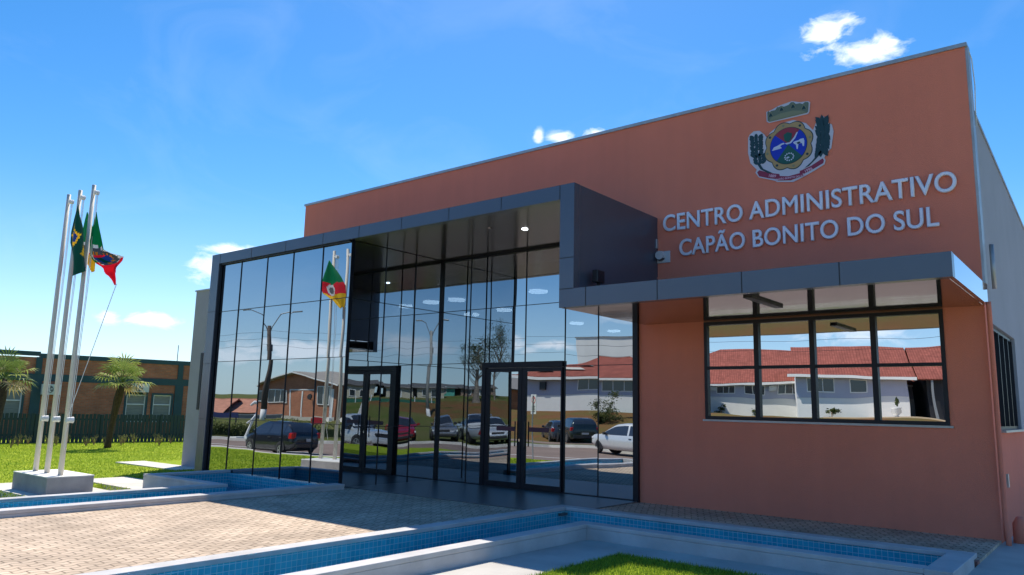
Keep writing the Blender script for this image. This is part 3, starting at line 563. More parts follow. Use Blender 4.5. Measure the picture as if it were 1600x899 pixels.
def small_text(txt, cx_, cz_, size, ang, c, lvl):
    cu = bpy.data.curves.new('t','FONT'); cu.body = txt; cu.size = size; cu.align_x = 'CENTER'; cu.align_y = 'CENTER'; cu.extrude = .0015; cu.offset = .0012
    o = bpy.data.objects.new('t', cu); COL.objects.link(o); bpy.context.view_layer.update(); me = bpy.data.meshes.new_from_object(o.evaluated_get(bpy.context.evaluated_depsgraph_get())); bpy.data.objects.remove(o)
    me.materials.clear(); me.materials.append(c); o = bpy.data.objects.new('ribbon_text', me); COL.objects.link(o); o.parent = em; o.rotation_euler = (R_(90), -ang, 0); o.location = (cx_, -(.012+lvl*.004), cz_)
small_text('1889', -.29, -.478, .068, R_(-14), cE['pink'], 3); small_text('CAPÃO BONITO DO SUL', .012, -.562, .043, R_(-1), cE['pink'], 4); small_text('1996', .31, -.482, .068, R_(16), cE['pink'], 3)

# ------------------------------------------------------------------ flagpoles, plinth, flags
pb = thing('flagpole_plinth', 'concrete block plinth carrying the three flagpoles on the lawn', 'plinth', (-16.64,6.34,-.17))
MB().box(-.87,.82,-.42,.42,-.3,.32).build('block', mat('plinth_concrete', (.31,.30,.31), .85, var=.16, vscale=2.5, bump=.3, bscale=60), pb, bevel=.012)
MB().box(-.871,.821,-.421,.421,.305,.322).build('sunlit_top', M_white, pb)  # white colour stands for sunlight on the plain concrete top
M_pole = mat('painted_pole', (.66,.61,.53), .6, var=.10, vscale=3, stretch=(1,1,.3))
PX = [-17.29,-16.72,-16.07]; PY = 6.24
pn = ['leftmost flagpole of the three on the concrete plinth', 'middle flagpole of the three on the concrete plinth', 'rightmost flagpole of the three on the concrete plinth']
for i, x in enumerate(PX):
    t = thing('flagpole', pn[i], 'flagpole', (x,PY,.152), 0, 'flagpoles on the lawn plinth')
    MB().tube([(0,0,-.02),(.03,0,2.5),(.06,0,5.74)],[.050,.044,.039],12).build('pole', M_pole, t, smooth=True)
    MB().tube([(.06,0,5.56),(.22,.03,5.58)],.018,6).build('pulley_arm', M_white, t); MB().tube([(.20,-.03,5.56),(.20,.05,5.56)],.045,10).build('pulley', M_white, t)
    MB().tube([(.05,-.02,1.05),(.20,-.02,1.05)],.018,6).build('cleat_arm', M_white, t); MB().tube([(.20,-.08,1.05),(.20,.04,1.05)],[.05,.062],12).build('cleat_disc', M_white, t)
    MB().tube([(.24,.02,5.54),(.30,0,3.6),(.22,-.01,1.12)],.006,5).tube([(.19,.02,5.54),(.24,0,3.4),(.17,-.02,1.1),(.12,-.04,.75),(.18,-.05,.5)],.006,5).build('halyard', M_white, t)
rt = MB().tube([(-15.25,6.55,3.84),(-15.55,6.42,2.8),(-15.96,6.23,1.33)],.007,5); tag(rt.build('halyard_rope', M_white), 'long slack rope from the tip of the green and red flag to its pole', 'rope')
M_fg = leafy('flag_green', (.0,.26,.10), .5); M_fgd = leafy('flag_dark_green', (.0,.10,.055), .3); M_fr = leafy('flag_red', (.80,.03,.06), .5); M_fw = leafy('flag_white', (.70,.70,.72), .35); M_fy = leafy('flag_yellow', (.85,.58,.03), .5); M_fb = leafy('flag_blue', (.02,.08,.35), .3); M_fo = leafy('flag_orange', (.65,.27,.02), .3); M_fbk = mat('flag_emblem_dark', (.08,.09,.10), .8)
def flag(name, label, cat, outline, colour, y0, fold=.07, nf=3.0, skew=0., N=26, far=0.0):
    """outline: rows (z, xl, xr, dyl, dyr); colour(u,v) -> material; thickness 4 mm"""
    mb_ = MB(); rows = []; NV = 40
    xm_ = min(o_[1] for o_ in outline)
    for jv in range(NV+1):
        v = jv/NV; f = v*(len(outline)-1); k = min(int(f), len(outline)-2); t = f-k
        z = outline[k][0]*(1-t)+outline[k+1][0]*t; xl = outline[k][1]*(1-t)+outline[k+1][1]*t; xr = outline[k][2]*(1-t)+outline[k+1][2]*t
        for iu in range(N+1):
            u = iu/N; x = xl+(xr-xl)*u; wd = min(1, (xr-xl)/.5)
            y = y0+fold*wd*math.sin(nf*2*math.pi*u+2.2*v)*(.4+.6*v)+skew*(x-xl); zz = z+.04*math.sin(7*u+3*v)*wd*(v > .05)
            q_ = .967+far*(x-xm_)/1.6; rows.append((x*q_, y*q_, 1.6+(zz-1.6)*q_))
    mb_.v = rows
    for jv in range(NV):
        for iu in range(N): a = jv*(N+1)+iu; mb_.f.append((a,a+1,a+N+2,a+N+1)); mb_.m.append(mb_.mi(colour((iu+.5)/N, (jv+.5)/NV)))
    o = mb_.build(name, None, None, smooth=True, fix=False); md = o.modifiers.new('thick','SOLIDIFY'); md.thickness = .004
    return tag(o, label, cat)
def c_muni(u, v):
    du, dv = (u-.52)/.44, (v-.385)/.135
    r = math.hypot(du, dv)
    if r < 1:
        if r > .80: return M_fbk
        if r > .62: return M_fo if int(math.atan2(dv,du)*5) % 2 else M_fbk
        if dv < -.25: return M_fr
        return M_fb if abs(du) > .12 else M_fgd
    if r < 1.12: return M_fw
    if v < .47: return M_fg
    if v < .51+.05*(u-.5): return M_fw if u > .1 else M_fr
    return M_fr
flag('municipal_flag', 'green and red flag with a round crest hanging from the rightmost flagpole', 'flag',
     [(5.40,-16.22,-16.20),(5.10,-16.33,-16.02),(4.80,-16.42,-15.80),(4.50,-16.36,-15.60),(4.38,-16.24,-15.22),(4.26,-16.02,-14.66),(4.19,-15.82,-14.70),(4.10,-15.62,-14.92),(4.00,-15.34,-15.00),(3.90,-15.16,-14.97),(3.78,-15.02,-14.96)], c_muni, 6.42, fold=.06, nf=1.6, far=.065)
def c_br(u, v):
    if abs(u-.40)/.36+abs(v-.34)/.13 < 1: return M_fb if math.hypot((u-.4)/.2,(v-.34)/.06) < 1 else M_fy
    if abs(u-.84)/.22+abs(v-.62)/.12 < 1: return M_fy
    return M_fgd
flag('national_flag', 'dark green flag with yellow diamond hanging from the middle flagpole', 'flag',
     [(5.62,-16.86,-16.84),(5.35,-16.98,-16.72),(5.05,-17.10,-16.48),(4.80,-17.10,-16.36),(4.60,-16.96,-16.28),(4.40,-16.84,-16.20),(4.25,-16.80,-16.10),(4.12,-16.78,-15.98)], c_br, 6.30, fold=.05, nf=1.4)
def c_rs(u, v):
    if math.hypot((u-.42)/.20, (v-.55)/.13) < 1: return M_fw if math.hypot((u-.42)/.20, (v-.55)/.13) > .6 else M_fbk
    q = v-.06*(u-.5)
    return M_fg if q < .42 else (M_fr if q < .68 else M_fy)
flag('state_flag', 'green red and yellow flag with oval crest hanging from the leftmost flagpole', 'flag',
     [(5.68,-17.62,-17.58),(5.42,-17.72,-17.36),(5.15,-17.82,-17.10),(4.92,-17.90,-16.92),(4.72,-17.78,-16.86),(4.50,-17.30,-16.84),(4.28,-17.02,-16.86)], c_rs, 6.78, fold=.05, nf=1.5)

# ------------------------------------------------------------------ brick building, fence and palms on the left
BA = Vector((-41,13,0)); bu = Vector((.17,.985,0)).normalized(); ang = math.atan2(bu.y, bu.x)   # local x runs along the facade, local -y faces the lawn
bk = thing('brick_building', 'low red brick building with dark green pillars and bands behind the slat fence', 'building', (BA.x,BA.y,-.25), ang); L0, L1 = -9.0, 16.0
def kb(name, a0,a1,z0,z1,d0,d1,m,parent=bk,bevel=0): return MB().box(a0,a1,d0,d1,z0+.25,z1+.25).build(name,m,parent,bevel=bevel)
# local +y points away from lawn when the facade normal is (bu.y,-bu.x): rotate so -y local = +x world
def cut_wall(a0,a1,z0,z1,holes):
    mb_ = MB(); hs = sorted(holes); a = a0
    for h0,h1,zz0,zz1 in hs:
        mb_.box(a,h0,0,.25,z0+.25,z1+.25); mb_.box(h0,h1,0,.25,z0+.25,zz0+.25); mb_.box(h0,h1,0,.25,zz1+.25,z1+.25); a = h1
    mb_.box(a,a1,0,.25,z0+.25,z1+.25); return mb_
WH = [(-6.6,-5.6,.6,1.95),(-3.6,-2.6,.6,1.95),(-.15,.80,.6,1.98),(5.38,6.30,.5,1.90),(6.68,7.58,.5,1.90),(10.5,11.4,.5,1.9),(12.4,13.3,.5,1.9)]
cut_wall(L0,L1,-.5,3.55,WH).build('wall', M_brick, bk); kb('body', L0,L1,-.5,3.4,.3,9,M_brick)
for h in WH:
    wf = MB().box(h[0]-.10,h[0],-.03,.1,h[2]+.25,h[3]+.25).box(h[1],h[1]+.10,-.03,.1,h[2]+.25,h[3]+.25).box(h[0]-.1,h[1]+.1,-.03,.1,h[3]+.25,h[3]+.35).build('window', M_dgreen, bk)
    fx = MB(); 
    for a_ in (h[0],h[1]-.05): fx.box(a_,a_+.05,.03,.08,h[2]+.25,h[3]+.25)
    for z_ in (h[2],h[3]-.05,h[3]-.52): fx.box(h[0]+.05,h[1]-.05,.03,.08,z_+.25,z_+.30)
    fx.build('frame', M_white, wf); MB().box(h[0],h[1],.09,.10,h[2]+.25,h[3]+.25).build('pane', mat('blind_glass', (.20,.22,.20), .15, var=.2, vscale=3, stretch=(1,1,12)), wf)
kb('parapet_band', L0,1.36,3.62,3.82,-.05,.3,M_dgreen); kb('parapet_band', 1.36,L1,3.52,3.74,-.05,.3,M_dgreen)
kb('band', L0,L1,2.42,2.76,-.04,0,M_dgreen)
for a_ in (-4.8,1.13,7.72,13.9):
    kb('pillar', a_,a_+.42,-.4,2.42,-.07,0,M_dgreen); kb('pillar', a_+.08,a_+.34,2.76,3.56,-.07,0,M_dgreen)
kb('mast', 7.76,7.79,3.7,4.6,.2,.23,M_black)
M_ac = mat('air_conditioner_white', (.62,.62,.58), .5)
def ac(a0, z0, lab, wd=.78, ht=.50):
    c = bu*a0+BA; t = thing('air_conditioner', lab, 'air conditioner', (c.x+.02*bu.y,c.y,z0), ang, 'outdoor units on the brick wall')
    MB().box(0,wd,-.33,-.04,0,ht).build('casing', M_ac, t, bevel=.01); cc = [(wd*.38+.19*math.cos(q*math.pi/8), ht*.5+.19*math.sin(q*math.pi/8)) for q in range(16)]; MB().prism(cc,.012,axis='y',base=-.343).build('fan_grille', mat('fan_dark',(.12,.12,.12),.6), t)
    fb = MB()
    for q in range(5): a_ = q*math.pi*.4; fb.prism([(wd*.38,ht*.5),(wd*.38+.15*math.cos(a_),ht*.5+.15*math.sin(a_)),(wd*.38+.15*math.cos(a_+.5),ht*.5+.15*math.sin(a_+.5))],.004,axis='y',base=-.349)
    fb.build('fan_blades', M_ac, t); MB().box(.05,.1,-.33,0,-.05,0).box(wd-.1,wd-.05,-.33,0,-.05,0).build('bracket', M_black, t)
ac(1.52,1.78,'white air conditioner unit on the brick wall directly behind the flagpoles'); ac(5.55,2.02,'white air conditioner unit above the window beside the right hand palm', .78,.44)
FA = Vector((-35.9,11.6,0)); fn = thing('slat_fence', 'dark green vertical slat fence along the far edge of the lawn', 'fence', (FA.x,FA.y,-.25), ang)
fm = MB(); r9 = random.Random(2)
for i in range(150):
    a_ = -9+i*.155; fm.box(a_,a_+.118,-.02,.02,0,1.22+r9.uniform(-.02,.02))
fm.build('slats', mat('fence_green', (.010,.035,.042), .6, var=.15, vscale=3), fn); MB().box(-9,14.2,.02,.06,.3,.38).box(-9,14.2,.02,.06,.95,1.03).build('rails', M_dgreen, fn); MB().box(-9,14.2,-.05,.05,-.2,.02).build('footing', M_dgreen, fn)
for i in range(10): MB().box(-9+i*2.5,-8.9+i*2.5,.02,.12,0,1.2).build('post', M_dgreen, fn)

Lp = [leafy('palm_leaf_light', (.36,.40,.09), .35), leafy('palm_leaf_mid', (.15,.21,.055), .3), leafy('palm_leaf_dry', (.38,.30,.14), .2)]
M_trunk = mat('fibrous_trunk', (.055,.036,.024), .95, var=.4, vscale=14, bump=1, bscale=30)
def palm(loc, lean, hgt, lab, seed):
    t = thing('fan_palm', lab, 'palm tree', loc, 0, 'fan palms on the lawn'); r = random.Random(seed)
    pts = [(lean[0]*q*q*.6+lean[0]*q*.4, lean[1]*q, hgt*q) for q in [k/8 for k in range(9)]]
    MB().tube([(p[0],p[1],p[2]-.05) for p in pts],[.15,.11,.12,.105,.125,.135,.16,.15,.08],9).build('trunk', M_trunk, t, smooth=True)
    top = Vector(pts[-1]); mb_ = MB()
    for i in range(25):
        a = i*2.399+r.uniform(-.2,.2); e = R_(80-108*(i/25)**.8+r.uniform(-10,10)); L = r.uniform(.50,.72)
        d = Vector((math.cos(a)*math.cos(e), math.sin(a)*math.cos(e), math.sin(e))); c = top+Vector((0,0,.02*r.random()))+d*L
        mb_.tube([top, top+d*L*.5+Vector((0,0,.02)), c], [.016,.012,.01], 4, Lp[1])
        side = d.cross(Vector((0,0,1))).normalized(); nrm = side.cross(d); K = 15; rl = r.uniform(.50,.72); mt = Lp[2] if i > 20 else (Lp[0] if r.random() < .45 else Lp[1])
        for k in range(K):
            ph = R_(-118+236*k/(K-1)); dd = d*math.cos(ph)+side*math.sin(ph); tip = c+dd*rl*(1-.15*abs(ph)/2)+Vector((0,0,-.30*rl))*abs(r.gauss(.65,.3)); mid = c+dd*rl*.55+nrm*.03
            pr = dd.cross(nrm).normalized()*.026
            mb_.poly([c, mid-pr, mid+pr], mt); mb_.poly([mid-pr, tip, mid+pr], mt)
    mb_.build('crown', None, t, fix=False)
palm((-31.23,13.72,-.25),(.62,.05),2.55,'fan palm with leaning trunk in front of the brick building beside the glass facade',1)
palm((-33.0,10.35,-.25),(-.5,.3),2.60,'fan palm cut by the left edge of the photo',5)
tw = thing('twiggy_seedling','','',(0,0,0)); bpy.data.objects.remove(tw)
r5 = random.Random(11); M_twig = mat('dry_twig', (.30,.20,.13), .9); M_twl = leafy('seedling_leaf', (.15,.16,.06), .3); sd0 = None
for i in range(22):
    a_ = -1.5+i*.44; p = FA+bu*a_+Vector((bu.y,-bu.x,0))*(1.6+r5.uniform(-.4,.6)+(1.2 if i % 3 == 0 else 0))
    if sd0 is None or i < 4:
        t = thing('seedling_shrub', 'knee high twiggy young shrub in the row before the slat fence', 'shrub', (p.x,p.y,-.26), 0, 'young shrubs planted in a row before the slat fence')
        m1 = MB(); m2 = MB()
        for k in range(9):
            an = r5.uniform(0,6.28); h = r5.uniform(.18,.48); e = Vector((math.cos(an)*.13,math.sin(an)*.13,h)); m1.tube([(0,0,0), e*.5+Vector((0,0,.03)), e],[.010,.007,.004],4)
            for q in range(5):
                c = e*r5.uniform(.4,1)+Vector([r5.uniform(-.04,.04) for _ in range(3)]); s_ = .03; m2.poly([c, c+Vector((s_,0,s_)), c+Vector((0,s_,s_*1.6)), c+Vector((-s_*.4,0,s_*.8))])
        m1.build('stems', M_twig, t); m2.build('leaves', M_twl, t, fix=False)
        if sd0 is None: sd0 = []
        sd0.append(t)
    else: dup(sd0[i % 4], (p.x,p.y,-.26), r5.uniform(0,6), 'knee high twiggy young shrub in the row before the slat fence', 'young shrubs planted in a row before the slat fence')

# ------------------------------------------------------------------ cars (parked in the street, seen in the mirrored glazing)
def paint(name, c, metal=.3, rough=.22): return mat('car_paint_'+name, c, rough, metal=metal, coat=.6, spec=.5)
M_tyre = mat('tyre', (.018,.018,.02), .85); M_rim = mat('alloy_rim', (.45,.46,.48), .3, metal=.8); M_cglass = mat('car_glass', (.10,.12,.14), .06, metal=.7, spec=.8); M_tail = mat('tail_lamp', (.45,.01,.015), .2); M_head = mat('head_lamp', (.7,.72,.72), .1, spec=.9); M_trim = mat('car_trim', (.03,.03,.033), .55); M_plate = mat('number_plate', (.5,.5,.5), .5)
# each profile: stations x (front = -L/2 is +x forward here: x from rear to front), zb, zbelt, ztop, half width
PROF = {
 'hatch': dict(L=3.95, st=[(-1.97,.42,.62,.80,.66),(-1.94,.28,.82,.90,.74),(-1.86,.24,.93,.98,.78),(-1.72,.20,.95,1.16,.82),(-1.44,.20,.95,1.36,.84),(-1.0,.20,.94,1.46,.845),(-.3,.20,.93,1.50,.845),(.25,.20,.92,1.44,.845),(.62,.20,.92,1.22,.845),(.98,.20,.92,.97,.84),(1.35,.20,.86,.90,.82),(1.72,.24,.78,.82,.79),(1.92,.28,.66,.70,.70),(1.98,.40,.56,.60,.60)], g=(-1.90,1.0), ax=(-1.24,1.25), wr=.30, pillar=(-1.42,-.35,.55)),
 'suv': dict(L=4.35, st=[(-2.17,.48,.70,.90,.72),(-2.14,.34,.95,1.10,.82),(-2.06,.30,1.05,1.30,.86),(-1.92,.28,1.07,1.55,.88),(-1.6,.28,1.07,1.64,.885),(-1.0,.28,1.06,1.68,.89),(-.2,.28,1.05,1.68,.89),(.35,.28,1.04,1.60,.89),(.72,.28,1.04,1.32,.89),(1.0,.28,1.03,1.09,.885),(1.5,.28,.98,1.03,.87),(1.95,.32,.90,.95,.83),(2.12,.36,.75,.80,.76),(2.18,.45,.62,.66,.66)], g=(-2.08,1.02), ax=(-1.32,1.38), wr=.35, pillar=(-1.50,-.42,.60)),
 'pickup': dict(L=5.2, st=[(-2.60,.55,.95,1.00,.84),(-2.56,.45,1.02,1.05,.88),(-2.2,.35,1.04,1.06,.90),(-1.2,.35,1.04,1.06,.91),(-.86,.35,1.05,1.07,.91),(-.80,.35,1.06,1.60,.91),(-.55,.35,1.06,1.74,.91),(0.0,.35,1.06,1.78,.91),(.5,.35,1.05,1.72,.91),(.85,.35,1.05,1.42,.91),(1.15,.35,1.04,1.13,.91),(1.8,.35,1.02,1.08,.90),(2.35,.40,.98,1.02,.86),(2.55,.42,.80,.86,.80),(2.60,.5,.66,.70,.72)], g=(-.84,1.17), ax=(-1.62,1.58), wr=.39, pillar=(-.66,.05,.80)),
}
def car(kind, color, label, cat, loc, head, name=None, group=None, plate=True):
    P = PROF[kind]; t = thing(name or {'hatch':'hatchback_car','suv':'parked_suv','pickup':'pickup_truck'}[kind], label, cat, loc, head, group); st = P['st']
    # resample stations
    X = []; 
    for a, b in zip(st, st[1:]):
        n = max(1, int(math.ceil((b[0]-a[0])/.09)))
        for k in range(n): q = k/n; X.append(tuple(a[i]*(1-q)+b[i]*q for i in range(5)))
    X.append(st[-1])
    # smooth heights
    for _ in range(2): X = [X[0]]+[tuple(X[i][j] if j == 0 else (X[i-1][j]+2*X[i][j]+X[i+1][j])/4 for j in range(5)) for i in range(1, len(X)-1)]+[X[-1]]
    def ringp(s):
        x, zb, zl, zt, hw = s; cab = zt-zl; tw_ = hw-.05-min(.24, cab*.42)
        h = zl-zb
        return [(0,zb),(hw*.80,zb),(hw*.96,zb+.06),(hw,zb+h*.35),(hw*1.0,zb+h*.62),(hw*.975,zb+h*.9),(hw-.045,zl),(hw-.055,zl+min(.03,cab*.2)),(tw_+.035,zl+cab*.80),(tw_-.02,zl+cab*.94),(tw_*.75,zt),(0,zt+.01)]
    rings = [ringp(s) for s in X]; body = MB(); win = {'side_window':MB(), 'windscreen':MB(), 'rear_window':MB()}
    Mbod = paint(color[0], color[1])
    def quad(mbx, i, k, sgn, off=0.0, m=None):
        q = [(X[i][0], sgn*rings[i][k][0], rings[i][k][1]), (X[i+1][0], sgn*rings[i+1][k][0], rings[i+1][k][1]), (X[i+1][0], sgn*rings[i+1][k+1][0], rings[i+1][k+1][1]), (X[i][0], sgn*rings[i][k+1][0], rings[i][k+1][1])]
        if sgn < 0: q = q[::-1]
        mbx.poly(q, m)
    g0, g1 = P['g']; p0, p1, p2 = P['pillar']
    for i in range(len(X)-1):
        xm = (X[i][0]+X[i+1][0])/2; cabh = (X[i][3]-X[i][2]+X[i+1][3]-X[i+1][2])/2
        slope = (X[i+1][3]-X[i][3])/(X[i+1][0]-X[i][0])
        for k in range(11):
            for sgn in (1, -1):
                tgt = body
                if g0 < xm < g1 and cabh > .10:
                    steep = abs(slope) > .38
                    if k == 7 and cabh > .16 and xm < p2+.22 and not (p1-.05 < xm < p1+.05) and not (p0-.05 < xm < p0+.05) and xm > g0+.14: tgt = win['side_window']
                    elif k in (9,10) and steep: tgt = win['windscreen'] if slope < 0 else win['rear_window']
                quad(tgt, i, k, sgn)
    for e in (0, len(X)-1):
        for sgn in (1,-1): body.poly([(X[e][0], sgn*a, b) for a, b in rings[e]])
    bo_ = body.build('body', Mbod, t, smooth=True, fix=False)
    me = bo_.data; bm_ = bmesh.new(); bm_.from_mesh(me); bmesh.ops.remove_doubles(bm_, verts=bm_.verts, dist=.0005); bmesh.ops.recalc_face_normals(bm_, faces=bm_.faces); bm_.to_mesh(me); bm_.free()
    for k_, w_m in win.items():
        if w_m.f: w_m.build(k_, M_cglass, t, smooth=False, fix=False)
    wr = P['wr']; hw = max(s[4] for s in st)
    for ax in P['ax']:
        for sgn in (1,-1):
            MB().prism([(ax+(wr+.075)*math.cos(q*math.pi/14), max(.26,wr+(wr+.075)*math.sin(q*math.pi/14))) for q in range(-2,17)], sgn*.012 if sgn > 0 else .012, axis='y', base=sgn*(hw-.002) if sgn > 0 else -hw-.010).build('wheel_arch', M_trim, t)
            wy = sgn*(hw-.085); wh = MB().tube([(ax,wy-sgn*.10,wr),(ax,wy+sgn*.085,wr),(ax,wy+sgn*.105,wr)],[wr,wr,wr*.9],22).build('wheel', M_tyre, t, smooth=False)
            rm = MB().tube([(ax,wy+sgn*.106,wr),(ax,wy+sgn*.112,wr)],wr*.66,20,M_trim)
            for q in range(5):
                a = q*2*math.pi/5; d = Vector((math.cos(a),0,math.sin(a))); pp = Vector((-d.z,0,d.x))*.03; o_ = Vector((ax,wy+sgn*.116,wr)); rm.poly([o_-pp,o_+d*wr*.64-pp*1.3,o_+d*wr*.64+pp*1.3,o_+pp], M_rim)
            for q in range(20):
                a, b = q*math.pi/10, (q+1)*math.pi/10; o_ = Vector((ax,wy+sgn*.116,wr)); rm.poly([o_+Vector((math.cos(c)*rr,0,math.sin(c)*rr)) for c, rr in ((a,wr*.58),(b,wr*.58),(b,wr*.68),(a,wr*.68))], M_rim)
            ro = rm.build('rim', None, t, fix=False); ro.parent = wh
    L = P['L']/2; zl = st[2][2]; fz = st[-3][2]
    for sgn in (1,-1):
        MB().box(L-.30,L-.10,sgn*(hw-.30),sgn*(hw-.06),fz-.20,fz-.06).build('headlight', M_head, t, bevel=.03)
        if kind == 'pickup': MB().box(-L-.005,-L+.08,sgn*(hw-.16),sgn*(hw-.03),.68,1.0).build('taillight', M_tail, t, bevel=.015)
        else: MB().box(-L+.03,-L+.22,sgn*(hw-.22),sgn*(hw-.02),zl-.22,zl+.02).build('taillight', M_tail, t, bevel=.03)
        MB().box(P['pillar'][2]+.10,P['pillar'][2]+.22,sgn*(hw-.02),sgn*(hw+.15),st[7][2]+.02,st[7][2]+.16).build('wing_mirror', M_trim if kind != 'hatch' else Mbod, t, bevel=.02)
        for hx in (P['pillar'][1]-.22, P['pillar'][0]+.15): MB().box(hx,hx+.15,sgn*(hw-.02),sgn*(hw+.015),st[7][2]-.13,st[7][2]-.09).build('door_handle', M_trim, t)
    MB().box(L-.06,L+.03,-hw*.72,hw*.72,st[-1][1]-.06,st[-1][1]+.12).build('front_bumper', M_trim if kind != 'pickup' else Mbod, t, bevel=.03); MB().box(L-.10,L-.005,-.42,.42,fz-.22,fz-.04).build('grille', M_trim, t, bevel=.02)
    MB().box(-L-.03,-L+.06,-hw*.8,hw*.8,.34,.54).build('rear_bumper', M_trim if kind != 'hatch' else Mbod, t, bevel=.03)
    if plate: MB().box(-L-.045,-L-.028,-.2,.2,.60,.72).build('number_plate', M_plate, t)
    if kind == 'pickup': MB().box(-2.45,-.95,-.75,.75,1.063,1.075).build('bed_cover', M_trim, t); MB().tube([(-.95,-.7,1.06),(-1.0,-.62,1.66),(-1.0,.62,1.66),(-.95,.7,1.06)],.035,6).build('roll_bar', M_chrome, t)
    return t
PI = math.pi
car('hatch', ('black',(.022,.026,.036)), 'black hatchback on the road beyond the lawn mirrored in the left glazing', 'car', (-31.2,-2.0,-.70), PI-.02)
car('suv', ('white',(.72,.73,.72)), 'white crossover parked across the road, mirrored beside the orange wall', 'car', (-21.6,-12.3,-.70), PI+.05)
car('suv', ('dark_green',(.02,.032,.034)), 'dark green crossover behind the white one, mirrored right of the entrance doors', 'car', (-30.0,-19.4,-.645), PI+.7)
car('hatch', ('slate',(.05,.06,.08)), 'slate grey hatchback leftmost of the pair parked below the white building', 'car', (-32.65,-21.2,-.645), PI+.75)
car('pickup', ('white2',(.68,.70,.70)), 'white pickup truck nearest the kerb mirrored beside the dark portal reflection', 'pickup truck', (8.6,-2.2,-.70), PI+.05)
car('hatch', ('red',(.42,.015,.03)), 'red hatchback parked across the road mirrored in the recessed glazing', 'car', (13.88,-10.8,-.66), PI-.6)
car('suv', ('silver',(.24,.25,.27)), 'grey wagon with rack parked between the red hatchback and the white pickup', 'car', (12.2,-13.0,-.66), PI-.75)
car('pickup', ('white3',(.70,.71,.71)), 'white pickup truck parked across the road beyond the grey wagon', 'pickup truck', (11.4,-15.75,-.68), -.55)
car('hatch', ('white4',(.66,.67,.67)), 'white compact car parked in front of the far white pickup truck', 'car', (9.3,-15.0,-.66), PI-.75)

# ------------------------------------------------------------------ street lamps, sign, statue, wires
M_wood = mat('weathered_pole', (.09,.07,.06), .9, var=.3, vscale=4, stretch=(1,1,.2)); M_lampgrey = mat('lamp_grey', (.30,.31,.32), .5, metal=.5)
def lamp(loc, h, span, rise, ang_, lab, M_p):
    t = thing('street_lamp', lab, 'street lamp', loc, ang_, 'double armed street lamps')
    MB().tube([(0,0,-.3),(.06,0,h*.5),(0,0,h)],[.22,.19,.15],10).build('pole', M_p, t, smooth=True)
    for s in (-1,1):
        MB().tube([(0,0,h-.9),(s*.25,0,h-.1),(s*span*.55,0,h+rise*.75),(s*span,0,h+rise)],.045,6).build('arm', M_lampgrey, t)
        MB().box(s*span-.05,s*(span+.75),-.13,.13,h+rise-.04,h+rise+.08).build('lamp_head', M_lampgrey, t, bevel=.03)
    MB().box(-.22,.22,-.22,-.12,h-2.3,h-1.7).build('control_box', M_lampgrey, t)
    MB().tube([(0,0,-.25),(.01,0,1.2)],[.24,.22],10).build('painted_base', M_white, t, smooth=True)
lamp((-63.9,-22.8,-.1),8.95,2.0,1.55,-.68,'double armed street lamp on a dark wooden pole beside the gabled brick house',M_wood)
lamp((30.8,-30.0,.1),9.3,1.3,1.0,-.9+PI/2,'double armed street lamp on a pale pole above the parked cars up the slope',mat('pale_pole', (.34,.33,.31), .8, var=.15, vscale=3))
wr_ = MB()
for z0, z1, y0 in ((7.6,7.7,0),(6.9,7.0,.3),(8.2,8.4,-.2)):
    P0 = Vector((-120,-5+y0,z0+1)); P1 = Vector((-64.6,-22.2+y0,z0+.2)); P2 = Vector((30.8,-30+y0,z1)); P3 = Vector((80,-20,z1+2))
    for a, b in ((P0,P1),(P1,P2),(P2,P3)): wr_.tube([a.lerp(b,k/14)-Vector((0,0,4*(k/14)*(1-k/14)*1.3)) for k in range(15)],.013,4,cap=False)
tag(wr_.build('power_line', M_black), 'sagging overhead wires strung between the two street lamps', 'wires')
sn = thing('parking_sign', 'white parking sign on a thin pole at the kerb mirrored in the entrance door', 'sign', (-19.45,-.85,-.54), R_(22))
MB().tube([(0,0,0),(0,0,2.75)],.028,8).build('post', M_lampgrey, sn); MB().box(-.22,.22,-.045,-.03,1.95,2.80).build('panel', mat('sign_grey_white', (.62,.62,.62), .5), sn)
MB().prism([(.16*math.cos(q*PI/12), 2.55+.16*math.sin(q*PI/12)) for q in range(24)],-.006,axis='y',base=-.046).build('red_ring', mat('sign_red', (.5,.02,.03), .5), sn)
MB().prism([(.12*math.cos(q*PI/12), 2.55+.12*math.sin(q*PI/12)) for q in range(24)],-.006,axis='y',base=-.054).build('ring_centre', M_white, sn)
def glyph_obj(ch, size, loc, rot, m, parent, name='letter'):
    me = glyph_mesh(ch)
    for v in me.vertices: v.co = Vector((v.co.x*size, v.co.y*size, v.co.z*.1))
    me.materials.clear(); me.materials.append(m); o = bpy.data.objects.new(name, me); COL.objects.link(o); o.parent = parent; o.location = loc; o.rotation_euler = rot; return o
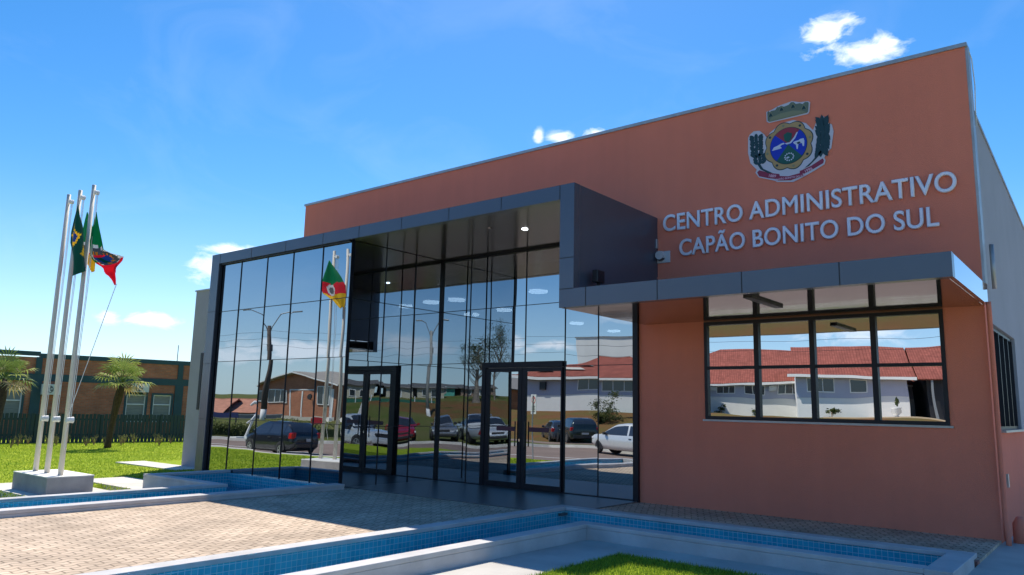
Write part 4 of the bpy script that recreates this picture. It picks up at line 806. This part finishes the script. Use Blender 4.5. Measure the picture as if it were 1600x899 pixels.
# faces the building (+y side) as well as the street
for sy, rz in ((1, PI),):
    MB().prism([(.16*math.cos(q*PI/12), 2.55+.16*math.sin(q*PI/12)) for q in range(24)],.006,axis='y',base=-.030).build('red_ring', MATS['sign_red'], sn)
    MB().prism([(.12*math.cos(q*PI/12), 2.55+.12*math.sin(q*PI/12)) for q in range(24)],.006,axis='y',base=-.024).build('ring_centre', M_white, sn)
    glyph_obj('E', .17, (.055,-.012,2.49), (R_(90),0,PI), M_black, sn)
MB().prism([(-.13,2.46),(-.11,2.44),(.13,2.64),(.11,2.66)],.003,axis='y',base=-.016).build('red_slash', MATS['sign_red'], sn)
for k in range(4): MB().box(-.15,.15,-.030,-.026,2.04+.075*k,2.07+.075*k).build('text_bar', M_trim, sn)
st_ = thing('stop_sign', 'small round red road sign on a pole on the grassy slope', 'sign', (22.6,-15.6,-.2), R_(140)); MB().tube([(0,0,0),(0,0,1.6)],.03,6).build('post', M_lampgrey, st_); MB().prism([(.32*math.cos(q*PI/4+PI/8),1.6+.32*math.sin(q*PI/4+PI/8)) for q in range(8)],.02,axis='y',base=.03).build('plate', MATS['sign_red'], st_); MB().box(-.22,.22,.052,.056,1.56,1.64).build('white_bar', M_white, st_)
stt = thing('white_statue', 'white abstract striding figure statue on a low base beyond the road', 'statue', (-42.6,-7.9,-.66), R_(-56))
MB().tube([(-.60,0,.1),(-.42,0,.6),(-.15,0,1.15),(.15,0,1.75),(.30,0,2.0),(.15,0,2.25),(-.15,0,2.3),(-.38,0,2.12)],[.10,.08,.09,.11,.09,.11,.12,.07],8).tube([(.45,0,.05),(.42,0,.6),(.30,0,1.15),(.12,0,1.55)],[.07,.07,.08,.09],8).tube([(.2,0,.9),(.02,.05,.5),(.08,0,.05)],[.05,.05,.05],8).tube([(.15,0,1.65),(-.25,.1,1.2),(-.55,.12,1.0)],[.08,.07,.05],8).build('figure', M_white, stt, smooth=True)
MB().prism([(-1.3,-.35),(.75,-.35),(.75,.35),(-1.0,.35)],.16).build('base', M_white, stt)
bol = thing('white_bollard', 'white painted bollard post standing by the cars across the road', 'bollard', (11.0,-11.2,-.68)); MB().tube([(0,0,0),(0,0,2.2),(0,0,2.25)],[.12,.11,.06],10).build('post', M_white, bol, smooth=True)

# ------------------------------------------------------------------ houses across the street
FL = [None]
def house(name, label, P0, P1, z, h, depth, wall, roof_m, ridge, side='hip', over=.5, cat='house', flip=None):
    """facade from P0 to P1 (world xy); local x along, local +y away from viewer"""
    P0 = Vector(P0); P1 = Vector(P1); flip = (P0.x < 0) if flip is None else flip
    if flip: P0, P1 = P1, P0
    FL[0] = (P1-P0).length if flip else None; d = (P1-P0); L = d.length; a = math.atan2(d.y, d.x); t = thing(name, label, cat, (P0.x,P0.y,z), a)
    MB().box(0,L,0,depth,-1.2,h).build('wall', wall, t)
    r = MB()
    if side == 'hip':
        hh = h+ridge; i_ = min(depth/2, L/2-.3); A=(-over,-over,h-.02);Bq=(L+over,-over,h-.02);C=(L+over,depth+over,h-.02);D=(-over,depth+over,h-.02);E=(i_,depth/2,hh);Fq=(L-i_,depth/2,hh)
        r.poly([A,Bq,Fq,E]).poly([Bq,C,Fq]).poly([C,D,E,Fq]).poly([D,A,E]).poly([A,D,C,Bq])
    elif side == 'gable':   # gable faces the viewer
        for s in (0,1):
            r.poly([(-over,-over,h-.15) if not s else (L+over,-over,h-.15),(L/2,-over,h+ridge),(L/2,depth+over,h+ridge),(-over,depth+over,h-.15) if not s else (L+over,depth+over,h-.15)])
    else:
        r.poly([(-over,-over,h-.1),(L+over,-over,h-.1),(L+over,depth/2,h+ridge),(-over,depth/2,h+ridge)]).poly([(-over,depth+over,h-.1),(L+over,depth+over,h-.1),(L+over,depth/2,h+ridge),(-over,depth/2,h+ridge)])
    ro = r.build('roof', roof_m, t); md = ro.modifiers.new('thick','SOLIDIFY'); md.thickness = .10
    if side == 'gable': MB().poly([(0,-.01,h-.01),(L,-.01,h-.01),(L/2,-.01,h+ridge-.1)]).build('gable_wall', wall, t)
    return t, L
M_dwin = mat('dark_window', (.03,.04,.045), .1, spec=.8)
def win(t, x0, x1, z0, z1, fr=M_white, n=2, name='window'):
    if FL[0]: x0, x1 = FL[0]-x1, FL[0]-x0
    f = MB().box(x0-.07,x1+.07,-.08,-.005,z0-.07,z0).box(x0-.07,x1+.07,-.08,-.005,z1,z1+.07).box(x0-.07,x0,-.08,-.005,z0,z1).box(x1,x1+.07,-.08,-.005,z0,z1)
    for k in range(1,n): xx = x0+(x1-x0)*k/n; f.box(xx-.03,xx+.03,-.07,-.047,z0,z1)
    f = f.build(name, fr, t); MB().box(x0,x1,-.045,-.035,z0,z1).build('pane', M_dwin, f)
# white public building with red tiled roof
M_wallw = mat('white_rendered_wall', (.74,.73,.70), .8, var=.05, vscale=.6); M_eave_shade = mat('eave_shade_wall', (.42,.43,.52), .8, var=.05, vscale=.6)  # second wall colour is the white wall darkened to lilac for eave shadow
t, L = house('white_public_building', 'long white public building with red tiled roof on the bank across the road', (-43.6,-30.9), (-29.9,-34.4), 1.35, 3.25, 11, M_wallw, M_rooft, 2.3, 'hip', .6, 'building')
MB().box(.0,L,-.03,-.004,1.65,3.24).build('eave_shade_band', M_eave_shade, t); MB().box(-.6,L+.6,-.66,-.60,3.05,3.26).build('fascia', M_white, t)  # lilac band paints the eave shadow on the upper white wall
win(t, 5.2,7.0,2.05,3.0,n=2); win(t, 7.9,10.6,2.05,3.0,n=3); win(t, 11.6,13.6,2.05,3.0,n=2)
MB().box(L-2.4,L-1.9,-.35,-.03,2.2,2.9).build('air_conditioner', M_trim, t)
for (xa, ya, wd_) in ((3.0,.9,2.4),(4.4,1.9,1.5),(10.9,.7,1.8),(1.2,.5,1.6)):
    zf = lambda yy: 3.25+2.3*(yy+.6)/(6.1)+.11
    MB().poly([(L-xa,ya,zf(ya)),(L-xa-wd_,ya,zf(ya)),(L-xa-wd_*.75,ya+.5,zf(ya+.5)),(L-xa-.4,ya+.5,zf(ya+.5))]).build('roof_patch', mat('faded_roof_patch', (.55,.52,.46), .8), t)
t, L = house('white_public_building', 'second wing of the white building with low hedge and long strip windows', (-37.5,-44.6), (-15.0,-53.4), 1.4, 3.2, 13, M_wallw, M_rooft, 3.6, 'hip', .6, 'building')
MB().box(0,L,-.03,-.004,1.75,3.19).build('eave_shade_band', M_eave_shade, t); MB().box(-.6,L+.6,-.66,-.60,3.02,3.22).build('fascia', M_white, t)
for a_ in (1.0,3.3,6.0,9.0,12.2,15.0): win(t, a_,a_+1.9,2.2,2.95,n=3)
for a_ in (L-5.9,L-12.0): MB().box(a_,a_+.7,-.35,-.03,2.5,2.95).build('air_conditioner', M_ac, t)
t, L = house('white_public_building', 'nearer wing of the white building with a dark open carport at its end', (-22.0,-41.5), (-14.2,-44.2), 1.6, 3.3, 12, M_wallw, M_rooft, 3.0, 'side', .7, 'building')
MB().box(0,L,-.03,-.004,1.55,3.29).build('eave_shade_band', M_eave_shade, t); MB().box(-.7,L+.7,-.76,-.70,3.08,3.32).build('fascia', M_white, t); win(t,.9,2.7,2.0,3.0,n=2); win(t,4.0,5.0,2.0,2.95,n=1)
t, L = house('carport', 'dark open carport under a broad red tiled roof', (-12.8,-44.75), (-2.5,-48.2), 1.6, 3.3, 12, M_joint, M_rooft, 3.0, 'side', .7, 'carport')  # near-black solid box paints the shade inside the open carport
for a_ in (.1,3.5,7,10.4): MB().box(a_,a_+.18,-.6,-.42,-.4,3.2).build('post', mat('carport_post', (.20,.22,.24), .7), t)
structure('forecourt_sand', MB().box(-17,-3,-46,-31,.6,1.56), mat('sand', (.50,.38,.24), .95, var=.1, vscale=1))
hb = MB().box(0,14,0,10,-1,9.2).build('wall', M_wallw); t = thing('white_hall', 'tall blank white hall rising behind the red tiled roof', 'building', (-50.3+12.2,-48.0-7.0,1.0), math.atan2(.25,-.97)); hb.parent = t; MB().box(-.1,14.1,-.1,10.1,9.2,9.32).build('roof', M_flash, t)
# terrace house left of it
t, L = house('brick_house', 'small brown house glimpsed left of the white public building', (-55.5,-40.0), (-49.0,-44.8), 1.2, 2.6, 7, M_brick, mat('grey_roof', (.20,.19,.18), .8), 1.2, 'side', .5); win(t,1,2.2,1,2.1); win(t,4,5.4,1,2.1)
# gabled brick house
t, L = house('gabled_brick_house', 'gabled orange brick house with white trim mirrored behind the black hatchback', (-70.0,-26.2), (-61.0,-28.1), -.1, 3.55, 12, M_brick2, mat('beige_roof', (.36,.32,.27), .85, var=.1, vscale=1), 1.25, 'gable', .6)
tr_ = MB().box(0,L,-.02,-.004,-.2,.55); tr_.build('base_band', mat('cream_render', (.50,.46,.38), .8, var=.1), t)
MB().box(L-4.02,L-3.9,-.03,-.005,.55,3.1).box(L-5.32,L-5.2,-.03,-.005,.55,3.02).box(L-6.8,L-3.9,-.03,-.005,3.102,3.2).box(L-8.9,L-8.6,-.03,-.005,.3,3.1).build('white_trim', M_white, t)
win(t,1.2,3.5,1.9,3.0,n=4); win(t,.15,.7,2.0,2.9,n=1); win(t,7.4,8.5,1.7,3.3,n=2)
MB().prism([(L-6.3+.22*math.cos(q*PI/8),2.5+.26*math.sin(q*PI/8)) for q in range(16)],-.12,axis='y',base=-.25).build('satellite_dish', M_trim, t); MB().box(L-6.32,L-6.28,-.3,0,2.2,2.24).build('dish_bracket', M_trim, t)
for s in (0,1): MB().tube([(-.6 if s == 0 else L+.6,-.64,3.40),(L/2,-.64,4.80)],.07,4).build('bargeboard', M_white, t)
ra = MB()
for a_ in (.3,-.9,-2.1,-3.3): ra.tube([(a_,3,4.0),(a_,3,6.4)],.03,4)
for z_ in (5.5,5.9,6.3): ra.tube([(.3,3,z_),(-3.3,3,z_)],.025,4)
ra.build('roof_railing', M_lampgrey, t)
t, L = house('shaded_house_side', 'brick block for the shaded side wall of the gabled house, with broad beige roof', (-60.3,-30.3), (-53.5,-32.2), -.1, 3.9, 9, M_brick, MATS['beige_roof'], 1.6, 'side', .4)  # added block standing in for the gabled house's shaded side wall
win(t,1.5,3.0,1.6,2.8)
for i, (a, b, lab) in enumerate((((-92,-14),(-84,-20.5),'low house with orange tiled roof at the far left of the mirrored street'),((-84,-21),(-77.5,-26.3),'low house with orange tiled roof left of the statue'),((-78.5,-27.5),(-73,-32),'low house with orange tiled roof right beside the wooden lamp pole'))):
    t, L = house('tiled_house', lab, a, b, -.9, 1.6, 7, mat('taupe_wall', (.28,.25,.24), .85), mat('orange_tile_roof', (.50,.22,.14), .85, var=.2, vscale=2), 1.3, 'side', .4); win(t,1.5,2.8,.4,1.2)
gw = thing('garden_wall', 'long low grey wall before the orange roofed houses', 'wall', (-84,-13.5,-.5), math.atan2(-.63,.78)); MB().box(0,26,0,.2,-.3,.95).build('wall', mat('grey_wall', (.25,.235,.23), .85, var=.1), gw); MB().box(-.05,26.05,-.05,.25,.95,1.03).build('coping', M_flash, gw)
bd = thing('blue_board', 'blue board standing in the garden left of the statue', 'board', (-56.5,-14.2,-.1), -.6); MB().box(-1,1,0,.05,.55,.95).build('board', mat('navy', (.03,.04,.14), .6), bd); MB().box(-.9,-.84,0,.05,-.3,.6).box(.84,.9,0,.05,-.3,.6).build('leg', M_trim, bd)
lb = thing('letter_box', 'small red box on a post near the gabled brick house', 'box', (-50.0,-18.1,-.15), -.6); MB().box(-.5,.5,-.15,.15,.1,.75).build('box', MATS['sign_red'], lb); MB().box(-.05,.05,-.05,.05,-.3,.1).build('post', M_trim, lb)
# houses up the slope
M_cream = mat('cream_wall', (.52,.48,.38), .85, var=.08); M_droof = mat('dark_roof', (.12,.115,.11), .85, var=.1)
for i, (a, b, z, h, c, lab) in enumerate((((46.5,-31.5),(44.0,-34.6),2.2,1.9,M_cream,'small cream house leftmost on the slope behind the green mesh'),((43.6,-35.2),(41.6,-38.0),2.2,1.8,M_cream,'small cream house second from left on the slope'),((41.4,-38.6),(39.6,-41.4),2.4,1.6,M_cream,'small cream house beside the pale lamp pole'),((43.2,-43.6),(41.6,-45.8),2.9,1.3,mat('teal_wall',(.10,.42,.34),.8),'turquoise house high on the slope'),((41.2,-46.6),(38.8,-50.6),2.8,1.3,mat('brown_wall',(.30,.20,.15),.85),'brown house with pale fence posts high on the slope'))):
    t, L = house('hillside_house', lab, a, b, z, h, 5, c, M_droof, .45, 'side', .35); win(t,.7,1.3,.5,1.3,n=1)
    if L > 3: win(t,2.0,2.7,.4,1.3,n=1)
fc_ = thing('mesh_fence', 'green mesh fence with white posts below the hillside houses', 'fence', (43.5,-28.0,1.3), math.atan2(-9.5,-6.8)); MB().box(0,11.5,-.02,.02,-.3,.95).build('mesh', mat('green_mesh', (.02,.14,.09), .8), fc_)
for k in range(6): MB().box(k*2.2,k*2.2+.09,-.08,-.02,-.4,1.35).build('post', M_white, fc_)
structure('uphill_path', MB().poly([(25,-16,terr(25,-16)+.05),(26,-16.4,terr(26,-16.4)+.05),(34,-23.5,terr(34,-23.5)+.06),(42.5,-31.5,terr(42.5,-31.5)+.08),(41.8,-32.2,terr(41.8,-32.2)+.08),(33,-24.3,terr(33,-24.3)+.06)]), M_concW)

# ------------------------------------------------------------------ vegetation across the street
Lb = [leafy('bush_leaf_light',(.22,.24,.10),.3), leafy('bush_leaf_mid',(.10,.13,.045),.3), leafy('bush_leaf_dark',(.045,.07,.025),.3)]
def crown(t, c, rad, n, size, name='crown', bias=(1,1,1), seed=1, mats=Lb, clumps=14):
    r = random.Random(seed); mb_ = MB(); cs = [(Vector((r.gauss(0,.5)*rad[0], r.gauss(0,.5)*rad[1], r.gauss(0,.5)*rad[2])), r.uniform(.25,.5)) for _ in range(clumps)]
    for i in range(n):
        k, q = r.choice(cs); p = Vector(c)+k+Vector((r.gauss(0,1)*rad[0],r.gauss(0,1)*rad[1],r.gauss(0,1)*rad[2]))*q*.55
        a = Vector((r.gauss(0,1),r.gauss(0,1),r.gauss(0,1))).normalized(); b = a.orthogonal().normalized(); s_ = size*r.uniform(.6,1.3); mb_.poly([p-a*s_, p+b*s_*.45, p+a*s_, p-b*s_*.45], mats[0] if r.random() < .3 else (mats[1] if r.random() < .6 else mats[2]))
    return mb_.build(name, None, t, fix=False)
bs = thing('roadside_bush', 'loose olive green bush behind the white crossover below the white building', 'bush', (-32.0,-26.0,.2)); crown(bs,(0,0,1.3),(1.15,1.15,.95),2600,.09,seed=4); MB().tube([(0,0,-.2),(.1,0,1.4)],[.07,.03],6).build('stem', M_twig, bs)
hg = thing('low_hedge', 'low clipped green hedge behind the statue', 'hedge', (-46,-8.5,-.4), math.atan2(-.63,.78)); crown(hg,(0,0,.35),(6.5,.5,.32),5200,.085,name='foliage',seed=8,clumps=70); MB().box(-7,7,-.2,.2,-.2,.3).build('core', mat('hedge_core',(.03,.045,.015),.95), hg)
def bare_tree(loc, h, lab, seed, leaf=500):
    t = thing('slender_tree', lab, 'tree', loc, 0, 'slender trees up the slope'); r = random.Random(seed); m = MB()
    m.tube([(0,0,-.3),(.1,.05,h*.4),(.05,-.1,h*.75),(.1,0,h)],[.17,.13,.07,.02],7)
    tips = []
    for i in range(26):
        z = h*r.uniform(.28,.95); a = r.uniform(0,6.28); L = (h-z)*.45+.5; e = Vector((math.cos(a)*L*.55,math.sin(a)*L*.55,z+L*.85)); m.tube([(0.05,0,z),Vector((0.05,0,z)).lerp(e,.5)+Vector((0,0,-.05)),e],[.045,.03,.012],4)
        for k in range(4):
            q = Vector((0.05,0,z)).lerp(e,r.uniform(.4,1)); f = q+Vector((r.gauss(0,.35),r.gauss(0,.35),r.uniform(.3,.9))); m.tube([q,f],[.014,.006],3); tips.append(f)
    m.build('trunk', mat('pale_bark',(.25,.21,.17),.9,var=.3,vscale=5), t); cm_ = MB()
    for i in range(leaf*3):
        p = r.choice(tips)+Vector((r.gauss(0,.22),r.gauss(0,.22),r.gauss(0,.25))); a = Vector((r.gauss(0,1),r.gauss(0,1),r.gauss(0,1))).normalized(); b = a.orthogonal().normalized(); cm_.poly([p-a*.07,p+b*.04,p+a*.07,p-b*.04], Lb[1] if r.random() < .5 else Lb[2])
    cm_.build('crown', None, t, fix=False)
bare_tree((33.6,-40.6,2.2),6.6,'slender leafy tree left of the pair on the slope, mirrored by the entrance door',3)
bare_tree((33.5,-43.9,2.3),8.4,'taller slender tree right of the pair on the slope, mirrored by the entrance door',6,700)
for i, (x, y, z) in enumerate(((-31.5,-47.1,1.4),(-28.6,-48.9,1.4),(-25.0,-51.3,1.45),(-19.5,-42.3,1.6))):
    t = thing('potted_shrub', ('small dark shrub against the foot of the white wall, leftmost in the window reflection','small dark shrub under the strip window of the white wall','small dark shrub at the right end of the long white wall','small dark shrub before the nearer white wing')[i], 'shrub', (x,y+.6,z)); crown(t,(0,0,.45),(.45,.35,.35),300,.11,name='foliage',seed=20+i,clumps=7); MB().tube([(0,0,-.3),(0,0,.5)],.05,5).build('stem', M_twig, t)
pt = thing('garden_urn', 'pale urn with a small plant before the dark carport', 'urn', (-12.9,-33.5,1.55)); MB().tube([(0,0,0),(0,0,.1),(0,0,.3),(0,0,.55),(0,0,.62)],[.2,.12,.34,.30,.36],12).build('urn', M_white, pt, smooth=True); crown(pt,(0,0,1.0),(.18,.18,.35),120,.10,name='plant',seed=31,clumps=5)
